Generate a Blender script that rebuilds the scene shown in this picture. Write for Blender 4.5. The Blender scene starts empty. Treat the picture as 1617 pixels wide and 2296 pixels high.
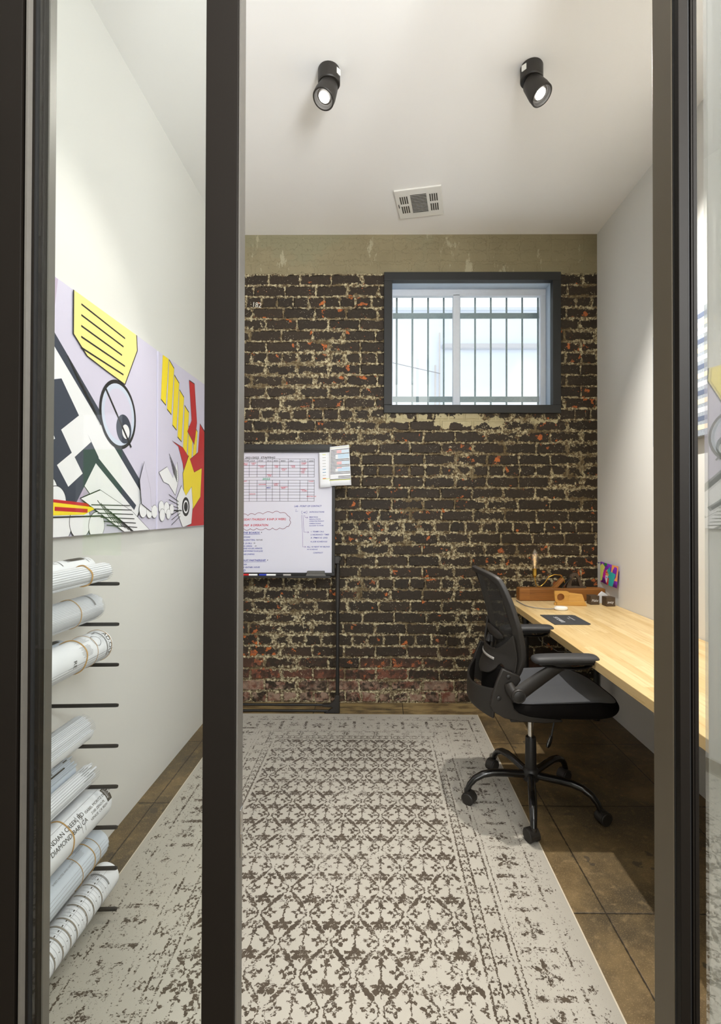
import bpy, bmesh, math, random
from mathutils import Vector, Matrix
random.seed(7)
PI = math.pi
SC = bpy.context.scene
COL = SC.collection

# ------------------------------------------------------------------ camera, world, lights, exposure
cam_data = bpy.data.cameras.new('camera')
cam = bpy.data.objects.new('camera', cam_data)
COL.objects.link(cam)
cam_data.sensor_fit = 'HORIZONTAL'
cam_data.sensor_width = 36.0
cam_data.lens = 24.49
cam_data.shift_x = (808.5 - 840.4) / 1617
cam_data.shift_y = (1135.4 - 1148) / 1617
cam_data.clip_start = 0.02
cam.matrix_world = (Matrix.Translation((0, 0, 1.35)) @ Matrix.Rotation(math.radians(0.5), 4, 'Z')
                    @ Matrix.Rotation(math.radians(90.5), 4, 'X') @ Matrix.Rotation(math.radians(0.13), 4, 'Z'))
SC.camera = cam

SC.view_settings.view_transform = 'Standard'
SC.view_settings.look = 'None'
SC.view_settings.gamma = 1
SC.view_settings.use_curve_mapping = False
SC.view_settings.exposure = 0.30

world = bpy.data.worlds.new('sky')
SC.world = world
world.use_nodes = True
wb = world.node_tree.nodes['Background']
wb.inputs['Color'].default_value = (0.93, 0.965, 1.0, 1)
wb.inputs['Strength'].default_value = 1.35

def area_light(name, loc, target, sx, sy, power, color):
    l = bpy.data.lights.new(name, 'AREA')
    l.shape = 'RECTANGLE'; l.size = sx; l.size_y = sy; l.energy = power; l.color = color
    o = bpy.data.objects.new(name, l); COL.objects.link(o)
    o.location = loc
    o.rotation_euler = (Vector(target) - Vector(loc)).to_track_quat('-Z', 'Y').to_euler()
    return o
area_light('added_hall_fill', (0.75, -1.2, 3.25), (0.75, -1.1, 0), 1.8, 1.8, 40, (1.0, 0.985, 0.96))  # added fill lamp, unseen in the hall, lifts the ambient level
area_light('added_front_fill', (0.9, -2.9, 1.45), (0.6, 2.5, 2.0), 4.2, 2.7, 92, (0.985, 0.99, 1.0))  # added broad fill panel behind the camera; no shopfront is built there
area_light('added_ceiling_uplight', (0.95, -0.30, 2.10), (0.60, 3.0, 3.3), 0.9, 0.7, 112, (0.96, 0.98, 1.0))  # added uplight behind the camera, brightens the room ceiling

SPOT_POWER = (36, 205)
SPOT_AIM = ((-0.24, -0.34, -0.91), (0.40, -0.30, -0.86))
SPOT_ANGLE = (88, 112)

# ------------------------------------------------------------------ helpers
def c(r, g, b, k=1.0):
    def f(v):
        v = v / 255.0
        return (v / 12.92 if v <= 0.04045 else ((v + 0.055) / 1.055) ** 2.4) * k
    return (f(r), f(g), f(b), 1.0)

class E:
    """a socket with arithmetic, for writing shader maths"""
    def __init__(s, nt, sock): s.nt = nt; s.s = sock
    def m(s, op, *a, clamp=False):
        n = s.nt.nodes.new('ShaderNodeMath'); n.operation = op; n.use_clamp = clamp
        for i, v in enumerate((s,) + a):
            if isinstance(v, E): s.nt.links.new(v.s, n.inputs[i])
            else: n.inputs[i].default_value = v
        return E(s.nt, n.outputs[0])
    def __add__(s, o): return s.m('ADD', o)
    __radd__ = __add__
    def __sub__(s, o): return s.m('SUBTRACT', o)
    def __rsub__(s, o): return (s * -1.0) + o
    def __mul__(s, o): return s.m('MULTIPLY', o)
    __rmul__ = __mul__
    def __truediv__(s, o): return s.m('DIVIDE', o)
    def abs(s): return s.m('ABSOLUTE')
    def floor(s): return s.m('FLOOR')
    def fract(s): return s.m('FRACT')
    def sqrt(s): return s.m('SQRT')
    def sin(s): return s.m('SINE')
    def cos(s): return s.m('COSINE')
    def atan2(s, o): return s.m('ARCTAN2', o)
    def min(s, o): return s.m('MINIMUM', o)
    def max(s, o): return s.m('MAXIMUM', o)
    def lt(s, o): return s.m('LESS_THAN', o)
    def gt(s, o): return s.m('GREATER_THAN', o)
    def step(s, a, b):
        n = s.nt.nodes.new('ShaderNodeMapRange'); n.interpolation_type = 'SMOOTHSTEP'
        s.nt.links.new(s.s, n.inputs[0]); n.inputs[1].default_value = a; n.inputs[2].default_value = b
        return E(s.nt, n.outputs[0])

class M:
    def __init__(s, name, **kw):
        s.mat = bpy.data.materials.new(name); s.mat.use_nodes = True
        s.nt = s.mat.node_tree; s.b = s.nt.nodes['Principled BSDF']
        s.co = None
        for k, v in kw.items(): s.set(k, v)
    def set(s, k, v):
        k = {'color': 'Base Color', 'rough': 'Roughness', 'metal': 'Metallic', 'emit': 'Emission Color', 'estr': 'Emission Strength',
             'spec': 'Specular IOR Level', 'coat': 'Coat Weight', 'alpha': 'Alpha', 'trans': 'Transmission Weight', 'sheen': 'Sheen Weight'}.get(k, k)
        i = s.b.inputs[k]
        if isinstance(v, E): s.nt.links.new(v.s, i)
        else: i.default_value = v
    def coord(s):
        if s.co is None:
            s.co = s.nt.nodes.new('ShaderNodeTexCoord').outputs['Object']
        return s.co
    def xyz(s):
        n = s.nt.nodes.new('ShaderNodeSeparateXYZ'); s.nt.links.new(s.coord(), n.inputs[0])
        return [E(s.nt, n.outputs[i]) for i in range(3)]
    def vec(s, x, y, z):
        n = s.nt.nodes.new('ShaderNodeCombineXYZ')
        for i, v in enumerate((x, y, z)):
            if isinstance(v, E): s.nt.links.new(v.s, n.inputs[i])
            else: n.inputs[i].default_value = v
        return E(s.nt, n.outputs[0])
    def noise(s, scale, detail=2, rough=0.5, v=None, dist=0):
        n = s.nt.nodes.new('ShaderNodeTexNoise')
        s.nt.links.new(v.s if v else s.coord(), n.inputs['Vector'])
        n.inputs['Scale'].default_value = scale; n.inputs['Detail'].default_value = detail
        n.inputs['Roughness'].default_value = rough; n.inputs['Distortion'].default_value = dist
        return E(s.nt, n.outputs['Fac'])
    def white(s, v):
        n = s.nt.nodes.new('ShaderNodeTexWhiteNoise'); n.noise_dimensions = '3D'
        s.nt.links.new(v.s, n.inputs['Vector']); return E(s.nt, n.outputs['Value'])
    def voro(s, scale, v=None):
        n = s.nt.nodes.new('ShaderNodeTexVoronoi'); s.nt.links.new(v.s if v else s.coord(), n.inputs['Vector'])
        n.inputs['Scale'].default_value = scale; return E(s.nt, n.outputs['Distance'])
    def mix(s, f, a, b):
        n = s.nt.nodes.new('ShaderNodeMix'); n.data_type = 'RGBA'
        for i, v in ((0, f), (6, a), (7, b)):
            if isinstance(v, E): s.nt.links.new(v.s, n.inputs[i])
            else: n.inputs[i].default_value = v
        return E(s.nt, n.outputs[2])
    def bump(s, h, strength=0.5, dist=0.01):
        n = s.nt.nodes.new('ShaderNodeBump'); n.inputs['Strength'].default_value = strength
        n.inputs['Distance'].default_value = dist
        s.nt.links.new(h.s, n.inputs['Height']); s.nt.links.new(n.outputs[0], s.b.inputs['Normal'])

def simple(name, col, rough=0.5, nscale=60, namp=0.06, bump=0.0, **kw):
    m = M(name, rough=rough, **kw)
    n = m.noise(nscale, 3)
    lo = tuple(v * (1 - namp) for v in col[:3]) + (1,); hi = tuple(min(1, v * (1 + namp)) for v in col[:3]) + (1,)
    m.set('color', m.mix(n, lo, hi))
    if bump: m.bump(n, bump, 0.002)
    return m.mat

class MB:
    def __init__(s): s.v = []; s.f = []; s.mi = []
    def add(s, vs, fs, mi=0):
        o = len(s.v); s.v += [tuple(v) for v in vs]
        for f in fs: s.f.append([o + i for i in f]); s.mi.append(mi)
    def box(s, x0, x1, y0, y1, z0, z1, mi=0):
        vs = [(x, y, z) for z in (z0, z1) for y in (y0, y1) for x in (x0, x1)]
        s.add(vs, [(0, 2, 3, 1), (4, 5, 7, 6), (0, 1, 5, 4), (2, 6, 7, 3), (0, 4, 6, 2), (1, 3, 7, 5)], mi)
    def obox(s, cen, size, mat, mi=0):
        vs = [Vector(cen) + mat @ Vector(((i - .5) * size[0], (j - .5) * size[1], (k - .5) * size[2])) for k in (0, 1) for j in (0, 1) for i in (0, 1)]
        s.add(vs, [(0, 2, 3, 1), (4, 5, 7, 6), (0, 1, 5, 4), (2, 6, 7, 3), (0, 4, 6, 2), (1, 3, 7, 5)], mi)
    def tube(s, pts, r, seg=14, mi=0, squash=None, up=None):
        pts = [Vector(p) for p in pts]; n = len(pts)
        rs = r if isinstance(r, (list, tuple)) else [r] * n
        vs = []; pu = None
        for i, p in enumerate(pts):
            t = (pts[min(i + 1, n - 1)] - pts[max(i - 1, 0)]).normalized()
            if pu is None:
                u = Vector(up) if up else (Vector((0, 0, 1)) if abs(t.z) < 0.9 else Vector((1, 0, 0)))
            else: u = pu
            u = (u - t * u.dot(t)).normalized(); w = t.cross(u); pu = u
            sq = squash if squash else 1.0
            for k in range(seg):
                a = 2 * PI * k / seg
                vs.append(p + u * math.cos(a) * rs[i] + w * math.sin(a) * rs[i] * sq)
        fs = [(i * seg + k, i * seg + (k + 1) % seg, (i + 1) * seg + (k + 1) % seg, (i + 1) * seg + k) for i in range(n - 1) for k in range(seg)]
        fs.append(tuple(reversed(range(seg)))); fs.append(tuple(range((n - 1) * seg, n * seg)))
        s.add(vs, fs, mi)
    def cyl(s, p0, p1, r0, r1=None, seg=32, mi=0): s.tube([p0, p1], [r0, r1 if r1 is not None else r0], seg, mi)
    def lathe(s, prof, origin=(0, 0, 0), axis=(0, 0, 1), seg=32, mi=0):
        q = Vector((0, 0, 1)).rotation_difference(Vector(axis).normalized())
        O = Vector(origin); vs = []; n = len(prof)
        for (r, h) in prof:
            for k in range(seg):
                a = 2 * PI * k / seg
                vs.append(O + q @ Vector((max(r, 1e-5) * math.cos(a), max(r, 1e-5) * math.sin(a), h)))
        fs = [(i * seg + k, i * seg + (k + 1) % seg, (i + 1) * seg + (k + 1) % seg, (i + 1) * seg + k) for i in range(n - 1) for k in range(seg)]
        if prof[0][0] > 1e-4: fs.append(tuple(reversed(range(seg))))
        if prof[-1][0] > 1e-4: fs.append(tuple(range((n - 1) * seg, n * seg)))
        s.add(vs, fs, mi)
    def prism(s, poly, fn, t0, t1, mi=0):
        n = len(poly)
        vs = [fn(a, b, t0) for a, b in poly] + [fn(a, b, t1) for a, b in poly]
        fs = [tuple(reversed(range(n))), tuple(range(n, 2 * n))] + [(i, (i + 1) % n, n + (i + 1) % n, n + i) for i in range(n)]
        s.add(vs, fs, mi)
    def grid(s, fn, nu, nv, closed_u=False, mi=0):
        vs = [fn(i / nu, j / nv) for j in range(nv + 1) for i in range(nu + (0 if closed_u else 1))]
        w = nu if closed_u else nu + 1
        fs = []
        for j in range(nv):
            for i in range(nu):
                i2 = (i + 1) % w if closed_u else i + 1
                fs.append((j * w + i, j * w + i2, (j + 1) * w + i2, (j + 1) * w + i))
        s.add(vs, fs, mi)
    def poly(s, pts, mi=0): s.add(pts, [tuple(range(len(pts)))], mi)

def obj(name, mb, mats, parent=None, bevel=0, smooth=True, recalc=True, solid=0, sub=0, angle=35):
    me = bpy.data.meshes.new(name)
    me.from_pydata([tuple(v) for v in mb.v], [], mb.f)
    if not isinstance(mats, (list, tuple)): mats = [mats]
    for m in mats: me.materials.append(m)
    for p, mi in zip(me.polygons, mb.mi): p.material_index = mi
    if recalc:
        b = bmesh.new(); b.from_mesh(me); bmesh.ops.recalc_face_normals(b, faces=b.faces); b.to_mesh(me); b.free()
    me.update()
    if smooth:
        me.shade_smooth(); me.set_sharp_from_angle(angle=math.radians(angle))
    o = bpy.data.objects.new(name, me); COL.objects.link(o)
    if parent: o.parent = parent
    if solid:
        m = o.modifiers.new('thickness', 'SOLIDIFY'); m.thickness = solid; m.offset = 0
    if bevel:
        m = o.modifiers.new('bevel', 'BEVEL'); m.width = bevel; m.segments = 2; m.limit_method = 'ANGLE'; m.angle_limit = math.radians(40)
    if sub:
        m = o.modifiers.new('sub', 'SUBSURF'); m.levels = sub; m.render_levels = sub
    return o

def thing(name, label, cat, loc=(0, 0, 0), rotz=0, group=None):
    o = bpy.data.objects.new(name, None); COL.objects.link(o); o.empty_display_size = 0.05
    o.location = loc; o.rotation_euler = (0, 0, rotz)
    return tag(o, label, cat, group)
def tag(o, label, cat, group=None):
    o['label'] = label; o['category'] = cat
    if group: o['group'] = group
    return o
def struct(name, mb, mats, label=None, **kw):
    o = obj(name, mb, mats, **kw); o['kind'] = 'structure'
    if label: o['label'] = label
    return o

_tc = {}
def text_geo(txt, size=1.0, align='LEFT', spacing=1.0, bold=0.0):
    """flat glyph polygons of a line of text, as (verts2d, faces)"""
    key = (txt, size, align, spacing, bold)
    if key in _tc: return _tc[key]
    cu = bpy.data.curves.new('glyphs', 'FONT'); cu.body = txt; cu.size = size; cu.align_x = align
    cu.space_character = spacing; cu.resolution_u = 3; cu.offset = bold * size
    o = bpy.data.objects.new('glyphs', cu); COL.objects.link(o)
    dg = bpy.context.evaluated_depsgraph_get(); dg.update()
    me = bpy.data.meshes.new_from_object(o.evaluated_get(dg))
    vs = [(v.co.x, v.co.y) for v in me.vertices]; fs = [tuple(p.vertices) for p in me.polygons]
    bpy.data.objects.remove(o); bpy.data.curves.remove(cu); bpy.data.meshes.remove(me)
    _tc[key] = (vs, fs); return vs, fs
def put_text(mb, txt, size, fn, mi=0, slant=0.0, **kw):
    vs, fs = text_geo(txt, size, **kw)
    mb.add([fn(x + slant * y, y) for x, y in vs], fs, mi)

# ------------------------------------------------------------------ room dimensions (metres)
XL, XR, YB, H = -1.113, 1.535, 3.46, 3.306     # left wall, right wall, brick wall, ceiling
PF, PB = 0.80, 0.857                            # front and back of the glazed partition

# ------------------------------------------------------------------ surface materials
def mat_paint(name, col, rough=0.55, spec=0.3):
    m = M(name, rough=rough, spec=spec)
    n = m.noise(1.3, 3); n2 = m.noise(220, 2)
    lo = tuple(v * 0.975 for v in col[:3]) + (1,)
    m.set('color', m.mix(n, lo, col)); m.bump(n2, 0.06, 0.001)
    return m.mat
PAINT = mat_paint('white_wall_paint', (0.72, 0.71, 0.68, 1))
CEIL = mat_paint('white_ceiling_paint', (0.86, 0.85, 0.835, 1))
HALL = mat_paint('hall_wall_paint', (0.66, 0.67, 0.62, 1))

def mat_brick():
    m = M('painted_old_brick', spec=0.35)
    x, y, z = m.xyz()
    RH, BW = 0.0796, 0.222
    wob = (m.noise(5, 2) - 0.5) * 0.014
    wob2 = (m.noise(16, 3) - 0.5) * 0.010
    zz = z + wob + wob2
    row = (zz / RH).floor()
    head = ((row * 0.2).fract()).lt(0.1)                       # every fifth course is headers
    bw = BW - head * (BW * 0.5)
    rr = m.white(m.vec(row, 3.1, 7.7))
    xx = x + (m.noise(21, 3) - 0.5) * 0.012 + (row * 0.5).fract() * bw + rr * 0.03
    colx = (xx / bw).floor()
    fx = (xx / bw).fract() * bw; fz = (zz / RH).fract() * RH
    d = fx.min(bw - fx).min(fz.min(RH - fz))                   # distance to the joint centre
    rnd = m.white(m.vec(colx, row, 1.5)); rnd2 = m.white(m.vec(colx, row, 9.5))
    # ragged mortar, smeared outwards in patches
    n1 = m.noise(34, 5, 0.65); n2 = m.noise(2.3, 2); n3 = m.noise(90, 4, 0.7)
    smear = n2.step(0.46, 0.62) * 0.020
    edge = d - 0.0066 - smear * (n1 - 0.28) * 2.4 - (n1 - 0.5) * 0.042 - (n3 - 0.5) * 0.008
    mortar = 1.0 - edge.step(-0.0015, 0.0015)
    recess = 1.0 - d.step(0.003, 0.012)
    # bricks: red clay under flaking near-black paint
    base = 1.0 - z.step(0.04, 0.42)
    clay = m.mix(rnd, c(98, 58, 42), c(130, 82, 62))
    clay = m.mix(m.noise(60, 4, 0.7), clay, c(96, 60, 48))
    clay = m.mix(base * z.lt(0.16) * m.noise(25, 4).step(0.35, 0.6), clay, c(150, 126, 108))
    chip = (m.noise(19, 5, 0.6) + rnd2 * 0.10 + (m.noise(1.7, 2) - 0.5) * 0.22 + base * (0.03 + rnd * 0.19) + (1.0 - z.step(0.9, 1.6)) * 0.016).step(0.705, 0.72)
    orange = m.mix((n1 + base * 0.4).step(0.4, 0.75), c(184, 100, 46), clay)
    paint = m.mix(m.noise(45, 4, 0.7), c(24, 19, 13), c(55, 44, 30))
    paint = m.mix(rnd * 0.40, paint, c(60, 46, 31))
    paint = m.mix(n3.step(0.60, 0.72) * 0.55, paint, c(112, 98, 80))
    paint = m.mix(base * (m.noise(33, 4) + rnd * 0.3).step(0.5, 0.8) * 0.8, paint, clay)
    brick = m.mix(chip, paint, orange)
    # cream splashes on the brick faces
    spl = (m.noise(27, 6, 0.72) + (n2 - 0.5) * 0.34).step(0.665, 0.68)
    brick = m.mix(spl, brick, c(190, 178, 146))
    dots = 1.0 - m.voro(70).step(0.10, 0.16)
    brick = m.mix(dots * m.noise(9).step(0.52, 0.6), brick, c(186, 178, 158))
    mo = m.mix(m.noise(48, 5, 0.75).step(0.43, 0.62), c(92, 76, 54), c(208, 196, 160))
    mo = m.mix((m.noise(6, 3)).step(0.52, 0.66) * 0.8, mo, c(100, 84, 58))
    mo = m.mix(n3.step(0.55, 0.7) * 0.7, mo, c(58, 48, 38))
    col = m.mix(mortar, brick, mo)
    # plaster patches hacked round the window sill
    px = (x - 0.62).abs()
    pt = (m.noise(7, 4, 0.6) + px.step(0.72, 0.2) * 0.16 - (z - 1.985).abs() * 3.2).step(0.55, 0.565)
    col = m.mix(pt, col, m.mix(n1, c(168, 156, 120), c(196, 186, 150)))
    # the concrete lintel band along the top
    conc = m.mix(m.noise(5, 6, 0.65), c(122, 112, 86), c(148, 138, 110))
    conc = m.mix(m.noise(2.2, 4, 0.6).step(0.5, 0.62), conc, c(134, 128, 102))
    conc = m.mix(m.noise(9, 6, 0.7, v=m.vec(x * 1.0, y, z * 0.35)).step(0.60, 0.64), conc, c(164, 156, 130))
    conc = m.mix(m.noise(40, 4, 0.7).step(0.66, 0.72) * 0.7, conc, c(84, 75, 58))
    band = (z + (n1 - 0.5) * 0.035).gt(3.026)
    col = m.mix(band, col, conc)
    m.set('color', col)
    m.set('rough', 0.92 - (1.0 - mortar) * (1.0 - band) * 0.30)
    h = (1.0 - recess) * (1.0 - band) * 0.9 + band * 0.9 + mortar * n3 * 0.25 + m.noise(70, 5, 0.7) * 0.25 + n1 * mortar * 0.25
    m.bump(h, 0.75, 0.010)
    return m.mat
BRICK = mat_brick()

def mat_floor():
    m = M('stained_concrete_floor', spec=0.45)
    x, y, z = m.xyz()
    tx = ((x - 0.765) / 0.6); ty = ((y - 1.665) / 0.6)
    rnd = m.white(m.vec(tx.floor(), ty.floor(), 0.5))
    jw = (m.noise(60, 3) - 0.5) * 0.006
    fx = tx.fract(); fy = ty.fract()
    d = fx.min(1.0 - fx).min(fy.min(1.0 - fy)) * 0.6 + jw
    n = m.noise(3.2, 6, 0.65, dist=0.6); n2 = m.noise(30, 5, 0.7); n3 = m.noise(260, 2)
    col = m.mix(n.step(0.3, 0.7), c(82, 66, 42), c(138, 116, 80))
    col = m.mix(rnd * 0.35, col, c(100, 84, 60))
    col = m.mix(m.noise(1.4, 5, 0.6).step(0.48, 0.62) * 0.8, col, c(70, 62, 48))
    col = m.mix(n2.step(0.5, 0.75) * 0.4, col, c(176, 150, 108))
    col = m.mix(n3.step(0.55, 0.7) * 0.35, col, c(190, 165, 120))
    spots = (m.noise(6.5, 4, 0.6)).step(0.655, 0.67)
    col = m.mix(spots * 0.75, col, c(66, 60, 50))
    back = y.step(3.22, 3.3)
    col = m.mix(back * m.noise(6, 5, v=m.vec(x, y * 3.0, z)).step(0.4, 0.6) * 0.7, col, c(168, 146, 100))
    col = m.mix(1.0 - d.step(0.001, 0.004), col, c(48, 40, 28))
    m.set('color', col)
    m.set('rough', 0.30 + n2 * 0.30)
    m.bump(d.step(0.0, 0.006) + n2 * 0.12, 0.3, 0.004)
    return m.mat
FLOOR = mat_floor()

def mat_rug():
    m = M('distressed_lattice_rug', rough=0.95, spec=0.1, sheen=0.2)
    x, y, z = m.xyz()
    j1 = (m.noise(110, 3, v=m.vec(x, y, 0.0)) - 0.5) * 0.022
    j2 = (m.noise(110, 3, v=m.vec(y, x, 4.0)) - 0.5) * 0.022
    X = x + 0.153 + j1; Y = y + j2
    ef = ((X.abs()) - 0.456).max(Y - 2.895).max(1.20 - Y)      # distance out of the field
    # field lattice
    u = X / 0.162; v = (Y - 1.753) / 0.212
    p = u + v; q = u - v
    pf = p.fract() - 0.5; qf = q.fract() - 0.5
    a = pf.abs(); b = qf.abs()
    mx = a.max(b); mn = a.min(b)
    edge = 0.5 - mx
    wave = (mn * 26.0).sin() * 0.012
    bandm = (edge + wave).lt((0.42 - mn).max(0.0) * 0.16 + 0.012) * mn.lt(0.44)
    lu = (pf + qf) * 0.5 * 0.162; lv = (pf - qf) * 0.5 * 0.212
    au = lu.abs()
    def flower(U, V, cx, cy, r, n, hole=0.3, ph=0.0):
        dx = U - cx; dy = V - cy
        rr = (dx * dx + dy * dy).sqrt()
        th = dy.atan2(dx)
        pet = ((th * float(n) + ph).cos() * 0.34 + 0.72) * r
        return rr.lt(pet) * rr.gt(r * hole)
    mo = flower(au, lv, 0.0, 0.056, 0.024, 5, 0.32, 0.8)
    mo = mo.max(flower(au, lv, 0.046, 0.004, 0.021, 4, 0.25, 0.6))
    mo = mo.max(flower(au, lv, 0.0, -0.044, 0.027, 3, 0.18, 1.57))
    mo = mo.max(flower(au, lv, 0.020, -0.036, 0.012, 2, 0.0))
    mo = mo.max(au.lt(0.0022) * lv.abs().lt(0.072))
    mo = mo.max(au.lt(0.016) * (lv - 0.030 + au * 0.5).abs().lt(0.0035))
    # little rings at the lattice crossings
    du = (0.081 - au); rn = (du * du + lv * lv).sqrt()
    mo = mo.max((rn - 0.0085).abs().lt(0.003))
    field = bandm.max(mo) * ef.lt(-0.004)
    # borders
    side = (X.abs() - 0.456).gt((Y - 2.895).max(1.20 - Y))
    s = side * Y + (1.0 - side) * X
    ln = (ef - 0.012).abs().lt(0.0035).max((ef - 0.044).abs().lt(0.003)).max((ef - 0.100).abs().lt(0.0035)).max((ef - 0.118).abs().lt(0.002)).max((ef - 0.272).abs().lt(0.0035))
    s1 = ((s / 0.036).fract() - 0.5) * 0.036
    bd = flower(s1, ef, 0.0, 0.028, 0.012, 3, 0.3)
    s2 = ((s / 0.09).fract() - 0.5) * 0.09
    bd = bd.max(flower(s2, ef, 0.0, 0.073, 0.022, 6, 0.3, 0.5))
    s3 = ((s / 0.152).fract() - 0.5) * 0.152
    bd = bd.max(flower(s3, ef, 0.0, 0.190, 0.042, 6, 0.35, 0.3)).max(flower(s3, ef, 0.0, 0.190, 0.014, 4, 0.2))
    bd = bd.max((s3.abs() - 0.076).abs().lt(0.009) * (ef - 0.19).abs().lt(0.055))
    bd = bd.max(flower(s2, ef, 0.0, 0.302, 0.014, 4, 0.2))
    sp = m.noise(150, 3, 0.6, v=m.vec(x, y * 0.6, 0.0)).gt(0.60) * ef.gt(0.13)
    pat = field.max(ln).max(bd.max(sp * 0.9) * ef.gt(0.0))
    # wear
    fine = m.noise(170, 3, 0.7, v=m.vec(x * 0.55, y, 0.0)); mid = m.noise(22, 4, 0.65); low = m.noise(2.0, 3)
    wear = fine * 0.55 + mid * 0.55 + (low - 0.5) * 0.35 + ef.step(-0.02, 0.12) * 0.045
    keep = 1.0 - wear.step(0.585, 0.63)
    stray = (m.noise(110, 3, 0.7, v=m.vec(x, y * 0.6, 2.0)) + (m.noise(8, 2) - 0.5) * 0.3).gt(0.685)
    dark = (pat * keep).max(stray * 0.8) * ef.lt(0.328)
    pile = m.noise(600, 2)
    light = m.mix(m.noise(3.0, 3), c(168, 163, 152), c(187, 182, 172))
    light = m.mix(pile * 0.5, light, c(146, 140, 127))
    dk = m.mix(m.noise(30, 3), c(56, 47, 38), c(88, 77, 63))
    m.set('color', m.mix(dark, light, dk))
    m.bump(pile * 0.6 - dark * 0.35, 0.35, 0.003)
    return m.mat
RUG = mat_rug()

def mat_wood(name, stave, length, lo, hi, dark, rough=0.4, along='Y', joint=0.0010):
    m = M(name, rough=rough, spec=0.4)
    x, y, z = m.xyz()
    a, l = (x, y) if along == 'Y' else (y, x)
    row = (a / stave).floor(); r1 = m.white(m.vec(row, 0.3, 0.7))
    seg = l / length + r1 * 3.7
    r2 = m.white(m.vec(row, seg.floor(), 2.2))
    gv = m.vec(a * 22.0 + r2 * 9.0, l * 1.6 + r2 * 5.0, z * 22.0)
    g = m.noise(2.4, 5, 0.6, v=gv, dist=0.7)
    fine = m.noise(16, 3, 0.6, v=gv)
    col = m.mix(r2, lo, hi)
    col = m.mix(g.step(0.45, 0.75) * 0.65, col, dark)
    col = m.mix(fine * 0.22, col, dark)
    fa = (a / stave).fract(); ja = fa.min(1.0 - fa) * stave
    col = m.mix((1.0 - ja.step(0.0, joint)) * 0.35, col, dark)
    m.set('color', col); m.bump(g, 0.08, 0.002)
    return m.mat
MAPLE = mat_wood('maple_butcher_block', 0.042, 0.5, c(208, 178, 124), c(226, 204, 158), c(184, 148, 92), 0.38)
WALNUT = mat_wood('old_plane_wood', 0.5, 3.0, c(150, 98, 46), c(166, 110, 54), c(96, 58, 28), 0.42, along='X')
OAK = mat_wood('honey_wood', 0.4, 2.0, c(204, 156, 80), c(212, 166, 90), c(158, 108, 48), 0.4, along='X')
DKWOOD = simple('dark_stained_block', c(78, 64, 50), 0.5, 90, 0.3, 0.2)

BRONZE = simple('dark_bronze_aluminium', c(20, 16, 12), 0.55, 8, 0.10, metal=0.0, spec=0.12)
BRONZE2 = simple('bronze_reveal_aluminium', c(94, 85, 70), 0.5, 8, 0.06, metal=0.0, spec=0.3)
GASKET = simple('black_rubber_gasket', c(18, 17, 16), 0.7)
ALU = simple('brushed_edge_aluminium', c(96, 92, 86), 0.4, 30, 0.06, metal=0.3)
BLACK = simple('black_powder_coat', c(30, 28, 26), 0.42, 60, 0.1)
BLKPL = simple('black_matt_plastic', c(36, 32, 28), 0.5, 300, 0.08, 0.05)
GLOSSBLK = simple('glossy_black_enamel', c(18, 16, 15), 0.22, 20, 0.1, coat=0.4)
FABRIC = simple('charcoal_seat_fabric', c(58, 60, 65), 0.9, 700, 0.35, 0.4, sheen=0.3)
FABBLK = simple('black_seat_side_fabric', c(19, 17, 16), 0.9, 500, 0.2, 0.2, spec=0.1)
CHROME = simple('chrome', c(215, 215, 215), 0.15, 20, 0.03, metal=1.0)
BRASS = simple('aged_brass', c(186, 148, 66), 0.28, 40, 0.12, metal=1.0)
SILVER = simple('silver_plastic', c(176, 172, 166), 0.4, 40, 0.04)
WHITEM = simple('white_enamel', c(226, 224, 218), 0.45, 30, 0.02)
WHITEPL = simple('white_gloss_plastic', c(240, 240, 238), 0.2, 30, 0.01)
GALV = M('galvanised_steel', rough=0.6)
GALV.set('color', GALV.mix(GALV.noise(60, 4, 0.7), c(120, 136, 142), c(168, 184, 190))); GALV = GALV.mat
WINFR = simple('black_painted_window_frame', c(30, 31, 31), 0.55, 30, 0.12, 0.1)
WINWHITE = simple('pale_window_sash', c(206, 212, 222), 0.5, 40, 0.04)
PAPER = simple('drawing_paper', c(226, 228, 232), 0.7, 9, 0.03)
PAPERB = simple('bluish_drawing_paper', c(200, 208, 218), 0.7, 7, 0.05)
INK = simple('grey_printing_ink', c(70, 66, 60), 0.7)
INKP = simple('pale_printing_ink', c(138, 138, 138), 0.7)
INKT = simple('taupe_printing_ink', c(142, 134, 122), 0.7)
RUBBER = simple('tan_rubber_band', c(178, 140, 84), 0.5, 80, 0.1)

def mat_glass(name, ior, tint=(0.97, 0.985, 0.975, 1)):
    m = M(name); nt = m.nt
    nt.nodes.remove(m.b)
    t = nt.nodes.new('ShaderNodeBsdfTransparent'); t.inputs[0].default_value = tint
    g = nt.nodes.new('ShaderNodeBsdfGlossy'); g.inputs['Roughness'].default_value = 0.0
    lw = nt.nodes.new('ShaderNodeLayerWeight'); F0 = ((ior - 1) / (ior + 1)) ** 2
    fe = E(nt, lw.outputs['Facing']).m('POWER', 5.0) * (1 - F0) + F0
    n = nt.nodes.new('ShaderNodeTexNoise'); n.inputs['Scale'].default_value = 1.5
    x = nt.nodes.new('ShaderNodeMixShader')
    nt.links.new(fe.s, x.inputs[0]); nt.links.new(t.outputs[0], x.inputs[1]); nt.links.new(g.outputs[0], x.inputs[2])
    nt.links.new(x.outputs[0], nt.nodes['Material Output'].inputs['Surface'])
    return m.mat
GLASS = mat_glass('clear_glass', 1.45)
GLASSR = mat_glass('reflective_door_glass', 3.6)
BULBGL = mat_glass('bulb_glass', 2.2, (0.98, 0.93, 0.84, 1))

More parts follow.
